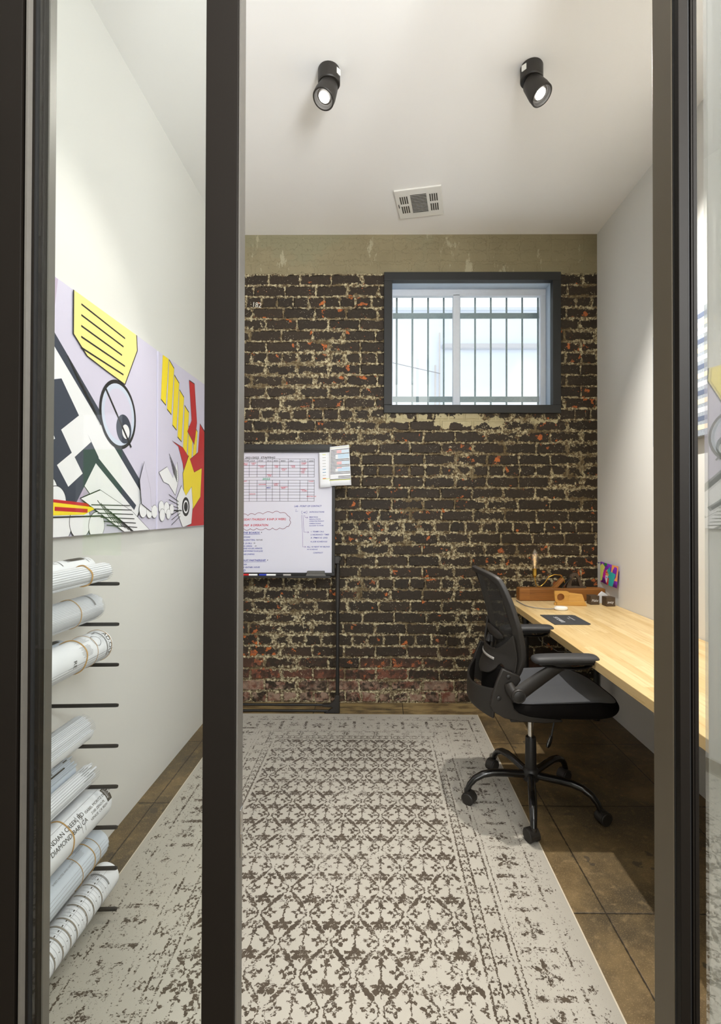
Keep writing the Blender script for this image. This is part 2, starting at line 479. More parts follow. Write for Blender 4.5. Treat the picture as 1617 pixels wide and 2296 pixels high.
# ------------------------------------------------------------------ structure
fl = MB(); fl.box(-3.6, 3.2, -3.1, YB + 0.3, -0.08, 0.0); struct('floor', fl, FLOOR, smooth=False)
ce = MB(); ce.box(-3.6, 3.2, -3.1, YB + 0.3, H, H + 0.1); struct('ceiling', ce, CEIL, smooth=False)
w = MB(); w.box(XL - 0.12, XL, PF, YB, 0, H); struct('wall_left', w, PAINT, smooth=False)
w = MB(); w.box(XR, XR + 0.12, PF, YB, 0, H); struct('wall_right', w, PAINT, smooth=False)
WX0, WX1, WZ0, WZ1 = 0.060, 1.246, 2.066, 3.000       # opening in the brick
w = MB()
YO = YB + 0.30
w.box(XL - 0.12, WX0, YB, YO, -0.0, H); w.box(WX1, XR + 0.12, YB, YO, 0, H)
w.box(WX0, WX1, YB, YO, 0, WZ0); w.box(WX0, WX1, YB, YO, WZ1, H)
struct('wall_back', w, BRICK, 'old brick wall in flaking black paint with a bare concrete band on top', smooth=False)
# hall side of the room
w = MB(); w.box(-3.6, -0.66, PF + .005, PB, 0, H); struct('wall_front', w, HALL, smooth=False)
w = MB(); w.box(0.648, 3.2, PF + .03, 0.972, 0, H); struct('wall_pier', w, HALL, smooth=False)
w = MB(); w.box(-3.72, -3.6, -3.1, PB, 0, H); struct('wall_hall_left', w, HALL, smooth=False)
w = MB(); w.box(3.2, 3.32, -3.1, PB, 0, H); struct('wall_hall_right', w, HALL, smooth=False)
w = MB(); w.box(-3.6, -2.95, -3.22, -3.1, 0, H); w.box(-2.5, 3.2, -3.22, -3.1, 0, H); w.box(-2.95, -2.5, -3.22, -3.1, 2.3, H); w.box(-2.95, -2.5, -3.22, -3.1, 0, .9)
struct('wall_hall_back', w, HALL, smooth=False)

# glazed partition: left jamb, glass pane and mullion
win = bpy.data.objects.new('window_1', None); COL.objects.link(win); win['kind'] = 'structure'; win['label'] = 'fixed glass pane between dark bronze jamb and mullion'
b = MB()
b.box(-0.66, -0.592, PF, PF + .02, 0, H); b.box(-0.66, -0.585, PF + .012, PF + .022, 0, H)
b.box(-0.66, -0.575, PF + .030, PB + .002, 0, H)
obj('jamb', b, BRONZE, win, bevel=.001, smooth=False)
b = MB(); b.box(-0.66, -0.5835, PF + .0222, PF + .030, 0, H); obj('gasket', b, GASKET, win, smooth=False)
b = MB(); b.box(-0.586, -0.5825, PF + .0005, PF + .0115, 0, H); b.box(-0.5755, -0.5725, PF + .040, PB, 0, H); obj('edge_strip', b, ALU, win, smooth=False)
b = MB(); b.box(-0.287, -0.2335, PF, PF + .040, 0, H); obj('mullion', b, BRONZE, win, bevel=.0015, smooth=False)
b = MB(); b.box(-0.2335, -0.2310, PF + .006, PF + .036, 0, H); obj('edge_strip', b, ALU, win, smooth=False)
b = MB(); b.box(-0.2312, -0.2295, PF + .020, PF + .034, 0.805, 0.850); b.box(-0.2312, -0.2290, PF + .022, PF + .026, 0.770, 0.81); obj('strike_plate', b, CHROME, win, bevel=.0006, smooth=False)
b = MB(); b.box(-0.575, -0.287, PF + .018, PF + .024, 0.02, H); obj('pane', b, GLASS, win, smooth=False)
# right jamb
tr = bpy.data.objects.new('trim_1', None); COL.objects.link(tr); tr['kind'] = 'structure'; tr['label'] = 'dark bronze door jamb right of the opening'
b = MB(); b.box(0.4785, 0.512, PF + .004, PB + .003, 0, H); obj('jamb', b, BRONZE2, tr, bevel=.001, smooth=False)
b = MB(); b.box(0.4800, 0.510, PF + .0005, PF + .004, 0, H); obj('gasket', b, GASKET, tr, smooth=False)
b = MB(); b.box(0.4805, 0.4960, PF - .012, PF + .0005, 0, H); obj('stop', b, BRONZE, tr, bevel=.001, smooth=False)
b = MB(); b.box(0.4955, 0.5000, PF - .008, PF + .0005, 0, H); b.box(0.5030, 0.5050, PF - .006, PF + .0005, 0, H); obj('gasket', b, GASKET, tr, smooth=False)
b = MB(); b.box(0.5000, 0.5030, PF - .012, PF + .0005, 0, H); b.box(0.5050, 0.5115, PF - .010, PF + .0005, 0, H); obj('stop', b, BRONZE, tr, bevel=.0008, smooth=False)
# open glass door leaf seen edge on, swung towards the hall
dr = bpy.data.objects.new('door_1', None); COL.objects.link(dr); dr['kind'] = 'structure'; dr['label'] = 'open reflective glass door leaf standing against the pier on the right'
dr.location = (0.6170, 0.948, 0); dr.rotation_euler = (0, 0, math.radians(-80))
b = MB(); b.box(0.016, 0.86, -.005, .005, 0.10, H - .12); obj('pane', b, GLASSR, dr, smooth=False)
b = MB(); b.box(0.0, 0.86, -.018, .018, 0.01, .10); b.box(0.0, 0.86, -.018, .018, H - .12, H - .03); b.box(.86, .92, -.018, .018, 0.01, H - .03)
obj('door_frame', b, BRONZE, dr, bevel=.001, smooth=False)

# high window in the brick wall
wn = bpy.data.objects.new('window_2', None); COL.objects.link(wn); wn['kind'] = 'structure'; wn['label'] = 'high window with black frame in the brick wall'
def ringbox(mb, x0, x1, z0, z1, t, y0, y1, tb=None):
    tb = tb or t
    mb.box(x0, x1, y0, y1, z1 - t, z1); mb.box(x0, x1, y0, y1, z0, z0 + tb)
    mb.box(x0, x0 + t, y0, y1, z0 + tb, z1 - t); mb.box(x1 - t, x1, y0, y1, z0 + tb, z1 - t)
b = MB(); ringbox(b, 0.032, 1.274, 2.036, 3.030, 0.058, YB - .022, YB + .03); obj('window_frame', b, WINFR, wn, bevel=.003, smooth=False)
b = MB(); ringbox(b, 0.084, 1.222, 2.088, 2.978, 0.008, YB + .03, YB + .16); obj('window_reveal', b, simple('blue_grey_reveal_paint', c(172, 188, 206), 0.5, 20, .05), wn, smooth=False)
b = MB(); b.box(.0925, 1.2135, YB + .115, YB + .155, 2.922, 2.9695); b.box(.0925, 1.2135, YB + .115, YB + .155, 2.0965, 2.106); b.box(1.176, 1.2135, YB + .115, YB + .155, 2.106, 2.922); b.box(.0925, .098, YB + .115, YB + .155, 2.106, 2.922); b.box(0.538, 0.588, YB + .115, YB + .155, 2.105, 2.93); obj('sash', b, WINWHITE, wn, bevel=.002, smooth=False)
b = MB(); b.box(0.098, 1.176, YB + .132, YB + .138, 2.10, 2.935); obj('pane', b, GLASS, wn, smooth=False)

# downlight things
def ceiling_spot(loc, aim, power, label, plate_dx, ang):
    t = thing('ceiling_spotlight', label, 'spotlight', loc, 0, 'ceiling spotlights')
    a = Vector(aim).normalized()
    b = MB(); b.lathe([(0.047, 0), (0.049, -0.004), (0.049, -0.060), (0.046, -0.064), (0.0, -0.064)][::-1], (0, 0, 0)); obj('base', b, BLKPL, t)
    b = MB(); b.box(plate_dx - .011, plate_dx + .011, -.0495, -.0465, -.040, -.014)
    lb = obj('rating_label', b, WHITEM, t, smooth=False); lb.rotation_euler = (0, 0, math.radians(48 if plate_dx > 0 else -42))
    piv = Vector((0, 0, -0.062))
    o = piv + a * 0.012 - Vector((a.x, a.y, 0)) * 0.012
    top = -0.012; L = 0.092
    b = MB(); b.lathe([(0.0, top), (0.030, top), (0.0405, top + 0.012), (0.048, L - .03), (0.048, L - 0.002), (0.046, L), (0.041, L - .001), (0.040, L - 0.010), (0.033, L - 0.020), (0.0, L - .022)], o, a, 48)
    h = obj('lamp_head', b, BLKPL, t)
    b = MB(); b.cyl(o - a * 0.020, o + a * 0.02, 0.026); obj('pivot', b, GLOSSBLK, t)
    lm = M('lit_lamp_lens', rough=0.2, emit=(1, 0.97, 0.9, 1), estr=14.0); lm.set('color', (1, 1, 1, 1))
    b = MB(); b.lathe([(0.0, L - 0.019), (0.020, L - 0.019), (0.024, L - 0.014), (0.0, L - 0.013)], o, a, 32); obj('lens', b, lm.mat, h)
    l = bpy.data.lights.new('lamp_beam', 'SPOT'); l.energy = power; l.spot_size = math.radians(ang); l.spot_blend = 0.6; l.shadow_soft_size = 0.022
    l.color = (1.0, 0.955, 0.885)
    lo = bpy.data.objects.new('lamp_beam', l); COL.objects.link(lo); lo.parent = t
    lo.location = o + a * (L + 0.012); lo.rotation_euler = a.to_track_quat('-Z', 'Y').to_euler()
    return t
ceiling_spot((-0.226, 2.16, H), SPOT_AIM[0], SPOT_POWER[0], 'black cylindrical ceiling spotlight left of the air vent, aimed at the paper rolls', 0.012, SPOT_ANGLE[0])
ceiling_spot((0.668, 2.15, H), SPOT_AIM[1], SPOT_POWER[1], 'black cylindrical ceiling spotlight on the right, tilted towards the desk', -0.012, SPOT_ANGLE[1])

# ceiling vent
t = thing('ceiling_vent', 'white louvred air vent skewed on the ceiling before the brick wall', 'air vent', (0.252, 3.09, H), math.radians(-10.5))
b = MB(); S = .145
b.box(-S, S, -S, S, -.012, -.0005)
fr = obj('vent_plate', b, WHITEM, t, bevel=.004, smooth=False)
dk = simple('dark_duct', c(70, 66, 58), .8)
b = MB(); b.box(-.050, .050, -.092, .092, -.0130, -.0121)
for sx in (-1, 1):
    for yy in (-.048, .048):
        for k in range(4):
            xx = sx * (.072 + .0135 * k); b.box(xx - .004, xx + .004, yy - .036, yy + .036, -.0130, -.0121)
obj('opening', b, dk, t, smooth=False)
for k in range(13):
    b = MB(); b.obox((0, -.086 + k * .0143, -.0150), (.100, .0085, .0012), Matrix.Rotation(math.radians(28), 3, 'X'))
    obj('louvre', b, WHITEM, t, smooth=False)
b = MB(); b.box(-.132, -.128, -.012, .018, -.018, -.012); obj('damper_lever', b, BLACK, t, smooth=False)

# outside: grille, neighbour, wire
g = thing('window_grille', 'grey steel security bars outside the high window', 'window bars', (0, 0, 0))
for k in range(10):
    X = 0.132 + k * 0.1190
    b = MB(); b.cyl((X, YB + .262, 2.068), (X, YB + .262, 2.998), .0070, seg=10); obj('upright_bar', b, GALV, g)
for z in (2.828, 2.194):
    b = MB(); b.box(0.061, 1.245, YB + .250, YB + .2555, z - .021, z + .021); obj('cross_bar', b, GALV, g, smooth=False)
FAC = M('painted_neighbour_wall', rough=.8)
fx_, fy_, fz_ = FAC.xyz()
FAC.set('color', FAC.mix(FAC.noise(.8, 3), c(214, 224, 240), c(236, 240, 246)))
FAC.bump(((fz_ * 4.0).fract()).lt(.06), .3, .01)
nb = thing('neighbouring_building', 'pale painted building wall seen through the barred window', 'building', (0, 9, 0))
b = MB(); b.box(-6, 9, 0, 3, 0, 5.02); obj('wall', b, FAC.mat, nb, smooth=False)
b = MB(); b.box(-6, 9, -.06, .2, 5.02, 5.07); obj('parapet_coping', b, WINWHITE, nb, smooth=False)
b = MB(); b.box(1.15, 9, -.10, 0, 4.31, 4.40); obj('ledge_pipe', b, simple('grey_ledge', c(196, 196, 202), .6), nb, smooth=False, bevel=.02)
b = MB(); b.cyl((1.02, -.08, 0), (1.02, -.08, 4.0), .018, seg=10); b.cyl((1.10, -.06, 3.1), (1.10, -.06, 4.6), .016, seg=10); b.tube([(1.02, -.08, 3.2), (.98, -.12, 3.24), (.94, -.1, 3.2)], .02, 8)
obj('conduit', b, simple('pale_conduit', c(206, 202, 202), .6), nb)
b = MB(); b.tube([(-4 + 5.1 * k / 12, 8.85 - .9 * (1 - k / 12), 5.55 - 1.72 * k / 12 - .28 * math.sin(PI * k / 12)) for k in range(13)], .008, 6)
tag(obj('overhead_wire', b, simple('pale_wire', c(150, 150, 156), .6)), 'thin sagging cable crossing in front of the pale building', 'cable')
# green container out past the hall
t = thing('shipping_container', 'bright green ribbed container, seen only as a reflection in the left glass', 'container', (-3.9, -5.6, 0))
GRN = simple('bright_green_paint', c(120, 205, 20), .5)
b = MB(); b.box(-1.6, 1.6, -.8, 0, 0, 2.25); obj('container_body', b, GRN, t, smooth=False)
for k in range(11):
    b = MB(); b.box(-1.6 + k * .31, -1.52 + k * .31, 0, .05, 0, 2.25); obj('rib', b, GRN, t, smooth=False)
b = MB(); put_text(b, '182', .050, lambda x, y: (-.905 + x * .9, YB - .0015, 2.795 + y - x * .12), slant=.1)
o = obj('chalk_mark', b, simple('white_chalk', c(214, 210, 200), .9, 120, .1), bpy.data.objects['wall_back'], smooth=False, recalc=False)

# ------------------------------------------------------------------ rug
r = thing('area_rug', 'distressed ivory and brown lattice rug on the concrete floor', 'rug')
b = MB(); b.box(-0.955, 0.650, 0.862, 3.250, 0.0005, 0.005); obj('pile', b, RUG, r, smooth=False)
b = MB(); b.box(-0.959, -0.955, .858, 3.254, .0005, .0048); b.box(.650, .6545, .858, 3.254, .0005, .0048); b.box(-.955, .650, 3.250, 3.254, .0005, .0048); b.box(-.955, .650, .858, .862, .0005, .0048)
obj('binding', b, simple('cream_binding', c(206, 196, 176), .9), r, smooth=False)

# ------------------------------------------------------------------ canvases (plain geometric stand-ins)
def shade(name, *rgb): return simple(name, c(*rgb), .75, 160, .04)
LAV = shade('lavender_print', 206, 200, 220); MAU = shade('mauve_print', 186, 170, 194); SLT = shade('slate_print', 52, 58, 74)
WHT = shade('white_print', 234, 233, 236); YEL = shade('yellow_print', 240, 214, 30); PYL = shade('pale_yellow_print', 244, 226, 140)
REDP = shade('red_print', 190, 24, 30); BLKP = shade('black_print', 24, 22, 24); PBL = shade('pale_blue_print', 200, 208, 226)
PAL = [LAV, MAU, SLT, WHT, YEL, PYL, REDP, BLKP, PBL]
def clip_poly(p, x0, x1, z0, z1):
    def cl(p, ins, inter):
        o = []
        for i in range(len(p)):
            a, b = p[i - 1], p[i]
            if ins(b):
                if not ins(a): o.append(inter(a, b))
                o.append(b)
            elif ins(a): o.append(inter(a, b))
        return o
    def at(a, b, k, v):
        t = (v - a[k]) / (b[k] - a[k]); return (a[0] + (b[0] - a[0]) * t, a[1] + (b[1] - a[1]) * t)
    for k, v, sgn in ((0, x0, 1), (0, x1, -1), (1, z0, 1), (1, z1, -1)):
        if not p: return p
        p = cl(p, lambda q: (q[k] - v) * sgn >= 0, lambda a, b: at(a, b, k, v))
    return p
def canvas(label, y0, y1, z0, z1, shapes, lean=0.0):
    t = thing('wall_canvas', label, 'picture', (XL, (y0 + y1) / 2, z0), 0, 'comic coloured canvases on the left wall')
    w = y1 - y0; h = z1 - z0
    b = MB(); b.box(.001, .030, -w / 2, w / 2, 0, h); obj('stretched_canvas', b, [LAV], t, bevel=.002, smooth=False)
    b = MB()
    for i, (ci, poly) in enumerate(shapes):
        pl = clip_poly([(a * w - w / 2, q * h) for a, q in poly], -w / 2 + .003, w / 2 - .003, .003, h - .003)
        if len(pl) > 2: b.poly([(.0304 + .00012 * i, a, q) for a, q in pl], ci)
    obj('printed_shapes', b, PAL, t, smooth=False, recalc=False)
def circ(cx, cy, r, n=40, ar=.86, a0=0, a1=360):
    return [(cx + r * math.cos(math.radians(a0 + (a1 - a0) * k / n)), cy + r * ar ** -1 * math.sin(math.radians(a0 + (a1 - a0) * k / n))) for k in range(n + (0 if a1 - a0 == 360 else 1))]
def band(x0, z0, x1, z1, w):
    dx, dz = x1 - x0, z1 - z0; L = math.hypot(dx, dz); nx, nz = -dz / L * w / 2, dx / L * w / 2
    return [(x0 + nx, z0 + nz), (x1 + nx, z1 + nz), (x1 - nx, z1 - nz), (x0 - nx, z0 - nz)]
W_, K_, Y_, P_, R_, B_, S_, M_ = 3, 7, 4, 5, 6, 8, 2, 1
def outl(shapes, ci, poly, cx, cy, k=1.03, line=K_):
    shapes.append((line, [(cx + (x - cx) * k, cy + (z - cz_) * k) if False else (cx + (x - cx) * k, cy + (z - cy) * k) for x, z in poly])); shapes.append((ci, poly))
sh = []
sh += [(M_, [(-.1, .15), (.50, .02), (.80, .30), (.60, .42), (.25, .60), (-.1, .62)]), (M_, [(.05, 1.0), (.28, 1.0), (.25, .78), (.16, .62), (.05, .74)])]
outl(sh, W_, [(0, .60), (.22, .78), (.90, .20), (.78, .02), (.55, .10), (.12, .50)], .5, .4, 1.02)
sh += [(S_, band(.15, .86, .86, .22, .040)), (S_, band(-.05, .72, .80, .12, .030)), (B_, band(-.05, .98, .20, .60, .055))]
sh += [(S_, [(.0, .50), (.30, .62), (.52, .34), (.36, .10), (.12, .26)]), (W_, [(.30, .42), (.40, .50), (.47, .40), (.37, .32)]), (W_, [(.28, .28), (.36, .34), (.42, .26), (.34, .20)]), (W_, [(.12, .40), (.22, .46), (.27, .38), (.17, .32)])]
outl(sh, B_, circ(.66, .56, .125), .66, .56, 1.12)
sh += [(LAV and 0, circ(.66, .56, .105)), (S_, circ(.70, .50, .060)), (W_, circ(.715, .49, .030)), (K_, band(.56, .66, .76, .42, .012))]
for k in range(8): sh.append((K_, band(.33 + .020 * k, .72 - .022 * k, .39 + .020 * k, .64 - .022 * k, .005)))
for k in range(6): sh.append((K_, band(.02, .30 - .018 * k, .22, .25 - .018 * k, .005)))
outl(sh, P_, [(.36, 1.02), (.36, .82), (.44, .76), (.56, .74), (.70, .72), (.74, .80), (.80, .92), (.79, 1.02)], .56, .88, 1.03)
for k in range(5): sh.append((K_, band(.40, .96 - .045 * k, .70 - .012 * (k % 3), .94 - .045 * k, .008)))
for cx, cy, rr in ((.05, .19, .07), (.14, .21, .06), (.22, .17, .06), (.10, .16, .08), (.27, .14, .05)): outl(sh, W_, circ(cx, cy, rr), cx, cy, 1.05)
for cx, cy, rr in ((.05, .04, .07), (.17, .06, .07), (.29, .05, .06), (.40, .06, .06), (.50, .04, .05), (.86, .11, .035), (.92, .10, .03), (.97, .10, .03)): outl(sh, W_, circ(cx, cy, rr), cx, cy, 1.05)
sh += [(R_, [(0, .165), (.45, .135), (.45, .115), (0, .118)]), (Y_, [(0, .155), (.50, .118), (.42, .088), (0, .085)]), (R_, band(.26, .112, .44, .104, .016)), (W_, band(0, .118, .24, .112, .010)), (R_, band(0, .098, .16, .095, .012)), (K_, band(0, .078, .6, .082, .006))]
outl(sh, W_, [(.40, .155), (.52, .195), (.76, .10), (1.00, -.05), (.80, -.05)], .66, .07, 1.03)
for k in range(9): sh.append((K_, band(.50 + .022 * k, .150 - .012 * k, .60 + .026 * k, .060 - .010 * k, .004)))
for k in range(6): sh.append((K_, band(.46 + .020 * k, .130 - .018 * k, .74 + .012 * k, .130 - .022 * k, .004)))
outl(sh, 0, [(.86, .36), (.92, .22), (.93, .10), (.84, .14), (.82, .26)], .88, .22, 1.03)
canvas('lavender canvas with slate bars, white shapes and a pale yellow patch, nearer one', 1.350, 2.372, 1.256, 2.130, sh)
sh = [(0, [(0, 0), (1, 0), (1, 1), (0, 1)])]
for i, (x, z, w2, h2) in enumerate([(.03, .74, .055, .26), (.10, .70, .05, .26), (.165, .62, .05, .27), (.23, .56, .05, .26), (.30, .46, .05, .28), (.36, .36, .05, .26), (.44, .42, .04, .22)]):
    outl(sh, Y_, [(x, z), (x + w2, z - .02), (x + w2 + .03, z + h2), (x + .02, z + h2 + .03)], x + w2 / 2, z + h2 / 2, 1.05)
outl(sh, R_, [(.16, .52), (.24, .50), (.30, .40), (.34, .26), (.30, .06), (.36, 0), (.62, 0), (.75, .30), (.70, .62), (.55, .70), (.52, .50), (.40, .44), (.30, .50)], .45, .3, 1.02)
outl(sh, R_, [(.36, .62), (.42, .70), (.38, .95), (.46, .95), (.50, .70), (.46, .55)], .42, .75, 1.03)
outl(sh, Y_, [(.30, .34), (.38, .46), (.46, .36), (.58, .40), (.56, .20), (.42, .10), (.32, .18)], .44, .28, 1.03)
outl(sh, W_, [(.01, .32), (.10, .36), (.17, .30), (.22, .40), (.24, .30), (.20, .20), (.12, .26), (.06, .27)], .13, .3, 1.04)
outl(sh, W_, [(.22, .18), (.28, .26), (.34, .20), (.42, .26), (.44, .14), (.42, .02), (.30, .0), (.24, .08)], .33, .13, 1.03)
outl(sh, K_, circ(.34, .13, .050), .34, .13, 1.05); sh += [(W_, circ(.34, .13, .036)), (K_, circ(.34, .13, .026))]
for k in range(6): sh.append((K_, band(.12 + .01 * k, .44 - .02 * k, .22, .34 - .012 * k, .004)))
for k in range(4): sh.append((K_, band(.12, .20 - .03 * k, .24, .16 - .02 * k, .004)))
for k in range(3): sh.append((K_, band(.15, .02 + .03 * k, .26, .07 + .02 * k, .004)))
sh.append((K_, band(0, .112, .28, .105, .006)))
for cx, cy, rr in ((.03, .125, .03), (.09, .12, .03), (.15, .115, .025), (.04, .08, .03), (.11, .085, .025)): outl(sh, W_, circ(cx, cy, rr), cx, cy, 1.05)
canvas('lavender canvas with stacked yellow blocks and jagged red shapes, farther one', 2.388, 3.400, 1.256, 2.130, sh)

# canvas on the right wall, seen edge on
t = thing('wall_picture', 'thick canvas picture in grey and pale yellow on the right wall, seen almost edge on', 'picture', (XR, 2.31, 1.70))
b = MB(); b.box(-.042, -.001, -.36, .375, 0, .60)
obj('stretched_canvas', b, simple('blue_grey_canvas', c(150, 158, 168), .8, 120, .45), t, bevel=.002, smooth=False)
b = MB()
for k in range(14):
    zz = .03 + .04 * k
    b.box(-.0425, -.0418, -.34 + .02 * (k % 3), .36 - .03 * (k % 4), zz, zz + .022, k % 3)
obj('painted_bands', b, [shade('pale_apricot', 248, 226, 190), shade('slate_streak', 96, 106, 128), shade('white_streak', 228, 230, 236)], t, smooth=False)

# little colourful card pinned by the corner
t = thing('picture_card', 'small bright multicoloured card pinned to the right wall above the desk corner', 'card', (XR, 3.26, .865), 0)
R3 = lambda a: (a[0])
CW, CH = .27, .138
def cardp(a, q, d=0): return (-.006 - d - .010 * math.sin(a * 2.4) - .012 * (1 - q) * a, .14 - a * CW, q * CH - a * .004 + .0)
cc = [shade('card_violet', 120, 30, 170), shade('card_magenta', 206, 30, 170), shade('card_teal', 40, 170, 170), shade('card_orange', 236, 160, 90), shade('card_lime', 226, 234, 120), shade('card_red', 220, 50, 50), WHT, shade('card_blue', 50, 60, 180), shade('card_green', 40, 130, 60)]
b = MB(); b.grid(lambda u, v: cardp(u, v), 12, 4); ob = obj('card_sheet', b, cc[0], t, solid=.0008)
b = MB()
shp = [(1, [(0, 0), (.55, 0), (.50, .6), (.2, .75), (0, .6)]), (4, [(0, .05), (.12, .1), (.2, .5), (.32, .8), (.14, .95), (0, .8)]), (3, [(.66, .3), (1, .3), (1, 1), (.70, 1)]), (2, [(.55, 0), (.80, 0), (.90, .6), (.62, .68), (.52, .4)]),
       (5, [(.46, .02), (.56, .02), (.58, .35), (.48, .3)]), (8, [(.28, .85), (.45, .9), (.44, 1), (.26, 1)]), (3, [(.36, .55), (.44, .72), (.54, .74), (.60, .55), (.52, .40), (.40, .42)]), (6, [(.36, .42), (.52, .44), (.48, .16), (.43, .06), (.37, .22)]), (7, [(.40, .34), (.47, .36), (.45, .28)]), (5, [(.38, .60), (.58, .64), (.57, .58), (.38, .54)]), (2, [(.46, .66), (.62, .9), (.66, .6), (.56, .5)])]
for i, (ci, p) in enumerate(shp): b.poly([cardp(a, q, .0008 + .00015 * i) for a, q in p], ci)
obj('painted_shapes', b, cc, t, smooth=False, recalc=False)
b = MB(); b.lathe([(0, 0), (.004, .001), (.004, .008), (.0015, .010), (.0015, .020), (0, .020)], (-.028, .132, .130), (1, 0, 0), 12); obj('push_pin', b, simple('blue_pin', c(30, 36, 90), .4), t)

# ------------------------------------------------------------------ flip chart easel with whiteboard
def ink(name, *rgb): return simple(name, c(*rgb), .6, 200, .08)
easel = thing('whiteboard_easel', 'black tube easel with a whiteboard of staffing notes in front of the brick wall', 'whiteboard', (-.66, 3.24, 0))
ex, ey = -.66, 3.24
BX0, BX1, BZ0, BZ1 = -1.045, -.300, .920, 1.778
def L(x, y, z): return (x - ex, y - ey, z)
b = MB(); b.box(BX0 + .008 - ex, BX1 - .008 - ex, -.004, .008, BZ0 + .008, BZ1 - .02); obj('board', b, M('whiteboard_enamel', color=c(206, 206, 218), rough=.3).mat, easel, smooth=False)
b = MB(); ringbox(b, BX0 - ex, BX1 + .010 - ex, BZ0, BZ1, .020, -.012, .014); obj('board_frame', b, BLACK, easel, bevel=.003, smooth=False)
b = MB(); b.box(BX0 - ex, BX1 - .010 - ex, -.032, -.012, BZ1 - .046, BZ1 + .006); b.box(BX0 - ex, BX1 - .012 - ex, -.036, -.032, BZ1 - .034, BZ1 - .024); obj('paper_clamp', b, BLACK, easel, bevel=.003, smooth=False)
b = MB(); b.box(BX0 + .02 - ex, BX1 - .012 - ex, -.060, -.010, BZ0 - .008, BZ0 + .000); b.box(BX0 + .02 - ex, BX1 - .012 - ex, -.062, -.058, BZ0 - .008, BZ0 + .006); obj('pen_tray', b, BLACK, easel, bevel=.002, smooth=False)
for sx in (-1, 1):
    x = .385 * sx
    b = MB(); b.tube([(x, .045, 1.03), (x, .045, .11), (x - sx * .004, .045, .075)], .0125, 14); obj('upright_tube', b, BLACK, easel)
    b = MB(); b.cyl((x, .045, .70), (x, .045, 1.02), .0155, seg=16); obj('outer_sleeve', b, BLKPL, easel)
    b = MB(); b.lathe([(0, 0), (.022, .001), (.024, .012), (.020, .024), (0, .026)], (x + sx * .004, .045 - .02, 1.03), (0, -1, 0), 20); b.box(x - .016, x + .016, -.01, .05, 1.00, 1.05); b.box(min(x, .36 * sx), max(x, .36 * sx), .005, .04, 1.01, 1.04); obj('height_clamp', b, BLKPL, easel, bevel=.003)
    b = MB(); b.prism([(x - sx * .10, .060), (x - sx * .05, .060), (x - sx * .022, .085), (x - sx * .014, .12), (x + sx * .014, .12), (x + sx * .016, .0), (x - sx * .09, .0), (x - sx * .05, .022), (x - sx * .03, .038), (x - sx * .05, .042), (x - sx * .10, .044)], lambda a, q, d: (a, d, q), .030, .062); obj('corner_bracket', b, BLKPL, easel, bevel=.004)
b = MB(); b.cyl((-.33, .046, .052), (.33, .046, .052), .0085, seg=12); obj('upper_rail', b, BLACK, easel)
b = MB(); b.cyl((-.33, .046, .012), (.33, .046, .012), .0085, seg=12); obj('lower_rail', b, BLACK, easel)

INKS = {'black': ink('black_marker', 40, 36, 40), 'red': ink('red_marker', 186, 40, 60), 'blue': ink('blue_marker', 44, 52, 146), 'green': ink('green_marker', 60, 160, 120)}
UB = .00051                                                   # one drawing unit on the board, in metres
def BP(u, v, d=0): return (-.9426 + u * UB - ex, -.0045 - d, 1.836 - v * UB)
def stroke(mb, pts, w=3.0):
    own = mb is BL
    if own: mb = MB()
    for (u0, v0), (u1, v1) in zip(pts, pts[1:]):
        du, dv = u1 - u0, v1 - v0; l = math.hypot(du, dv) or 1; nx, ny = -dv / l * w / 2, du / l * w / 2
        ex_, ey_ = du / l * w * .3, dv / l * w * .3
        mb.poly([BP(u0 + nx - ex_, v0 + ny - ey_), BP(u1 + nx + ex_, v1 + ny + ey_), BP(u1 - nx + ex_, v1 - ny + ey_), BP(u0 - nx - ex_, v0 - ny - ey_)])
    if own: obj('pen_stroke', mb, INKS['blue'], easel, smooth=False, recalc=False)
def note(mb, txt, u, v, h, slant=.18, wid=None):
    """hand lettering: h is capital height in drawing units"""
    vs, fs = text_geo(txt, h / .70, bold=.022)
    MK = {id(K): 'black', id(RD): 'red', id(BL): 'blue', id(GR): 'green'}[id(mb)]
    mb = MB(); k = 1.0
    if wid and vs: k = wid / (max(x for x, y in vs) or 1)
    mb.add([BP(u + x * k + slant * y, v - y - .012 * x) for x, y in vs], fs)
    obj('written_line', mb, INKS[MK], easel, smooth=False, recalc=False)
K = MB(); RD = MB(); BL = MB(); GR = MB()
note(K, '2021/2022  STAFFING', 108, 282, 24, wid=390)
cols_ = [80, 164, 268, 382, 466, 560, 670, 823, 924, 1010]
cols2 = [-200, -100, 0] + cols_
for v in (284, 322, 367, 405, 447, 483, 520, 560, 600, 634, 678, 714, 752, 796, 832): stroke(K, [(-200, v + 6), (420, v + 1), (1010, v)], 4.0)
for u in cols2: stroke(K, [(u, 286), (u + random.uniform(-2, 2), 518)], 4.2); stroke(K, [(u, 560), (u + random.uniform(-3, 3), 832)], 4.2)
for u, s_ in zip(cols_[:-1], ('TEAM', 'JULIA', 'EVAN', 'KC', 'BRIAN', 'MARIO', 'SHELLY', 'TO DO', 'LEAD')): note(K, s_, u + 14, 318, 15, wid=60)
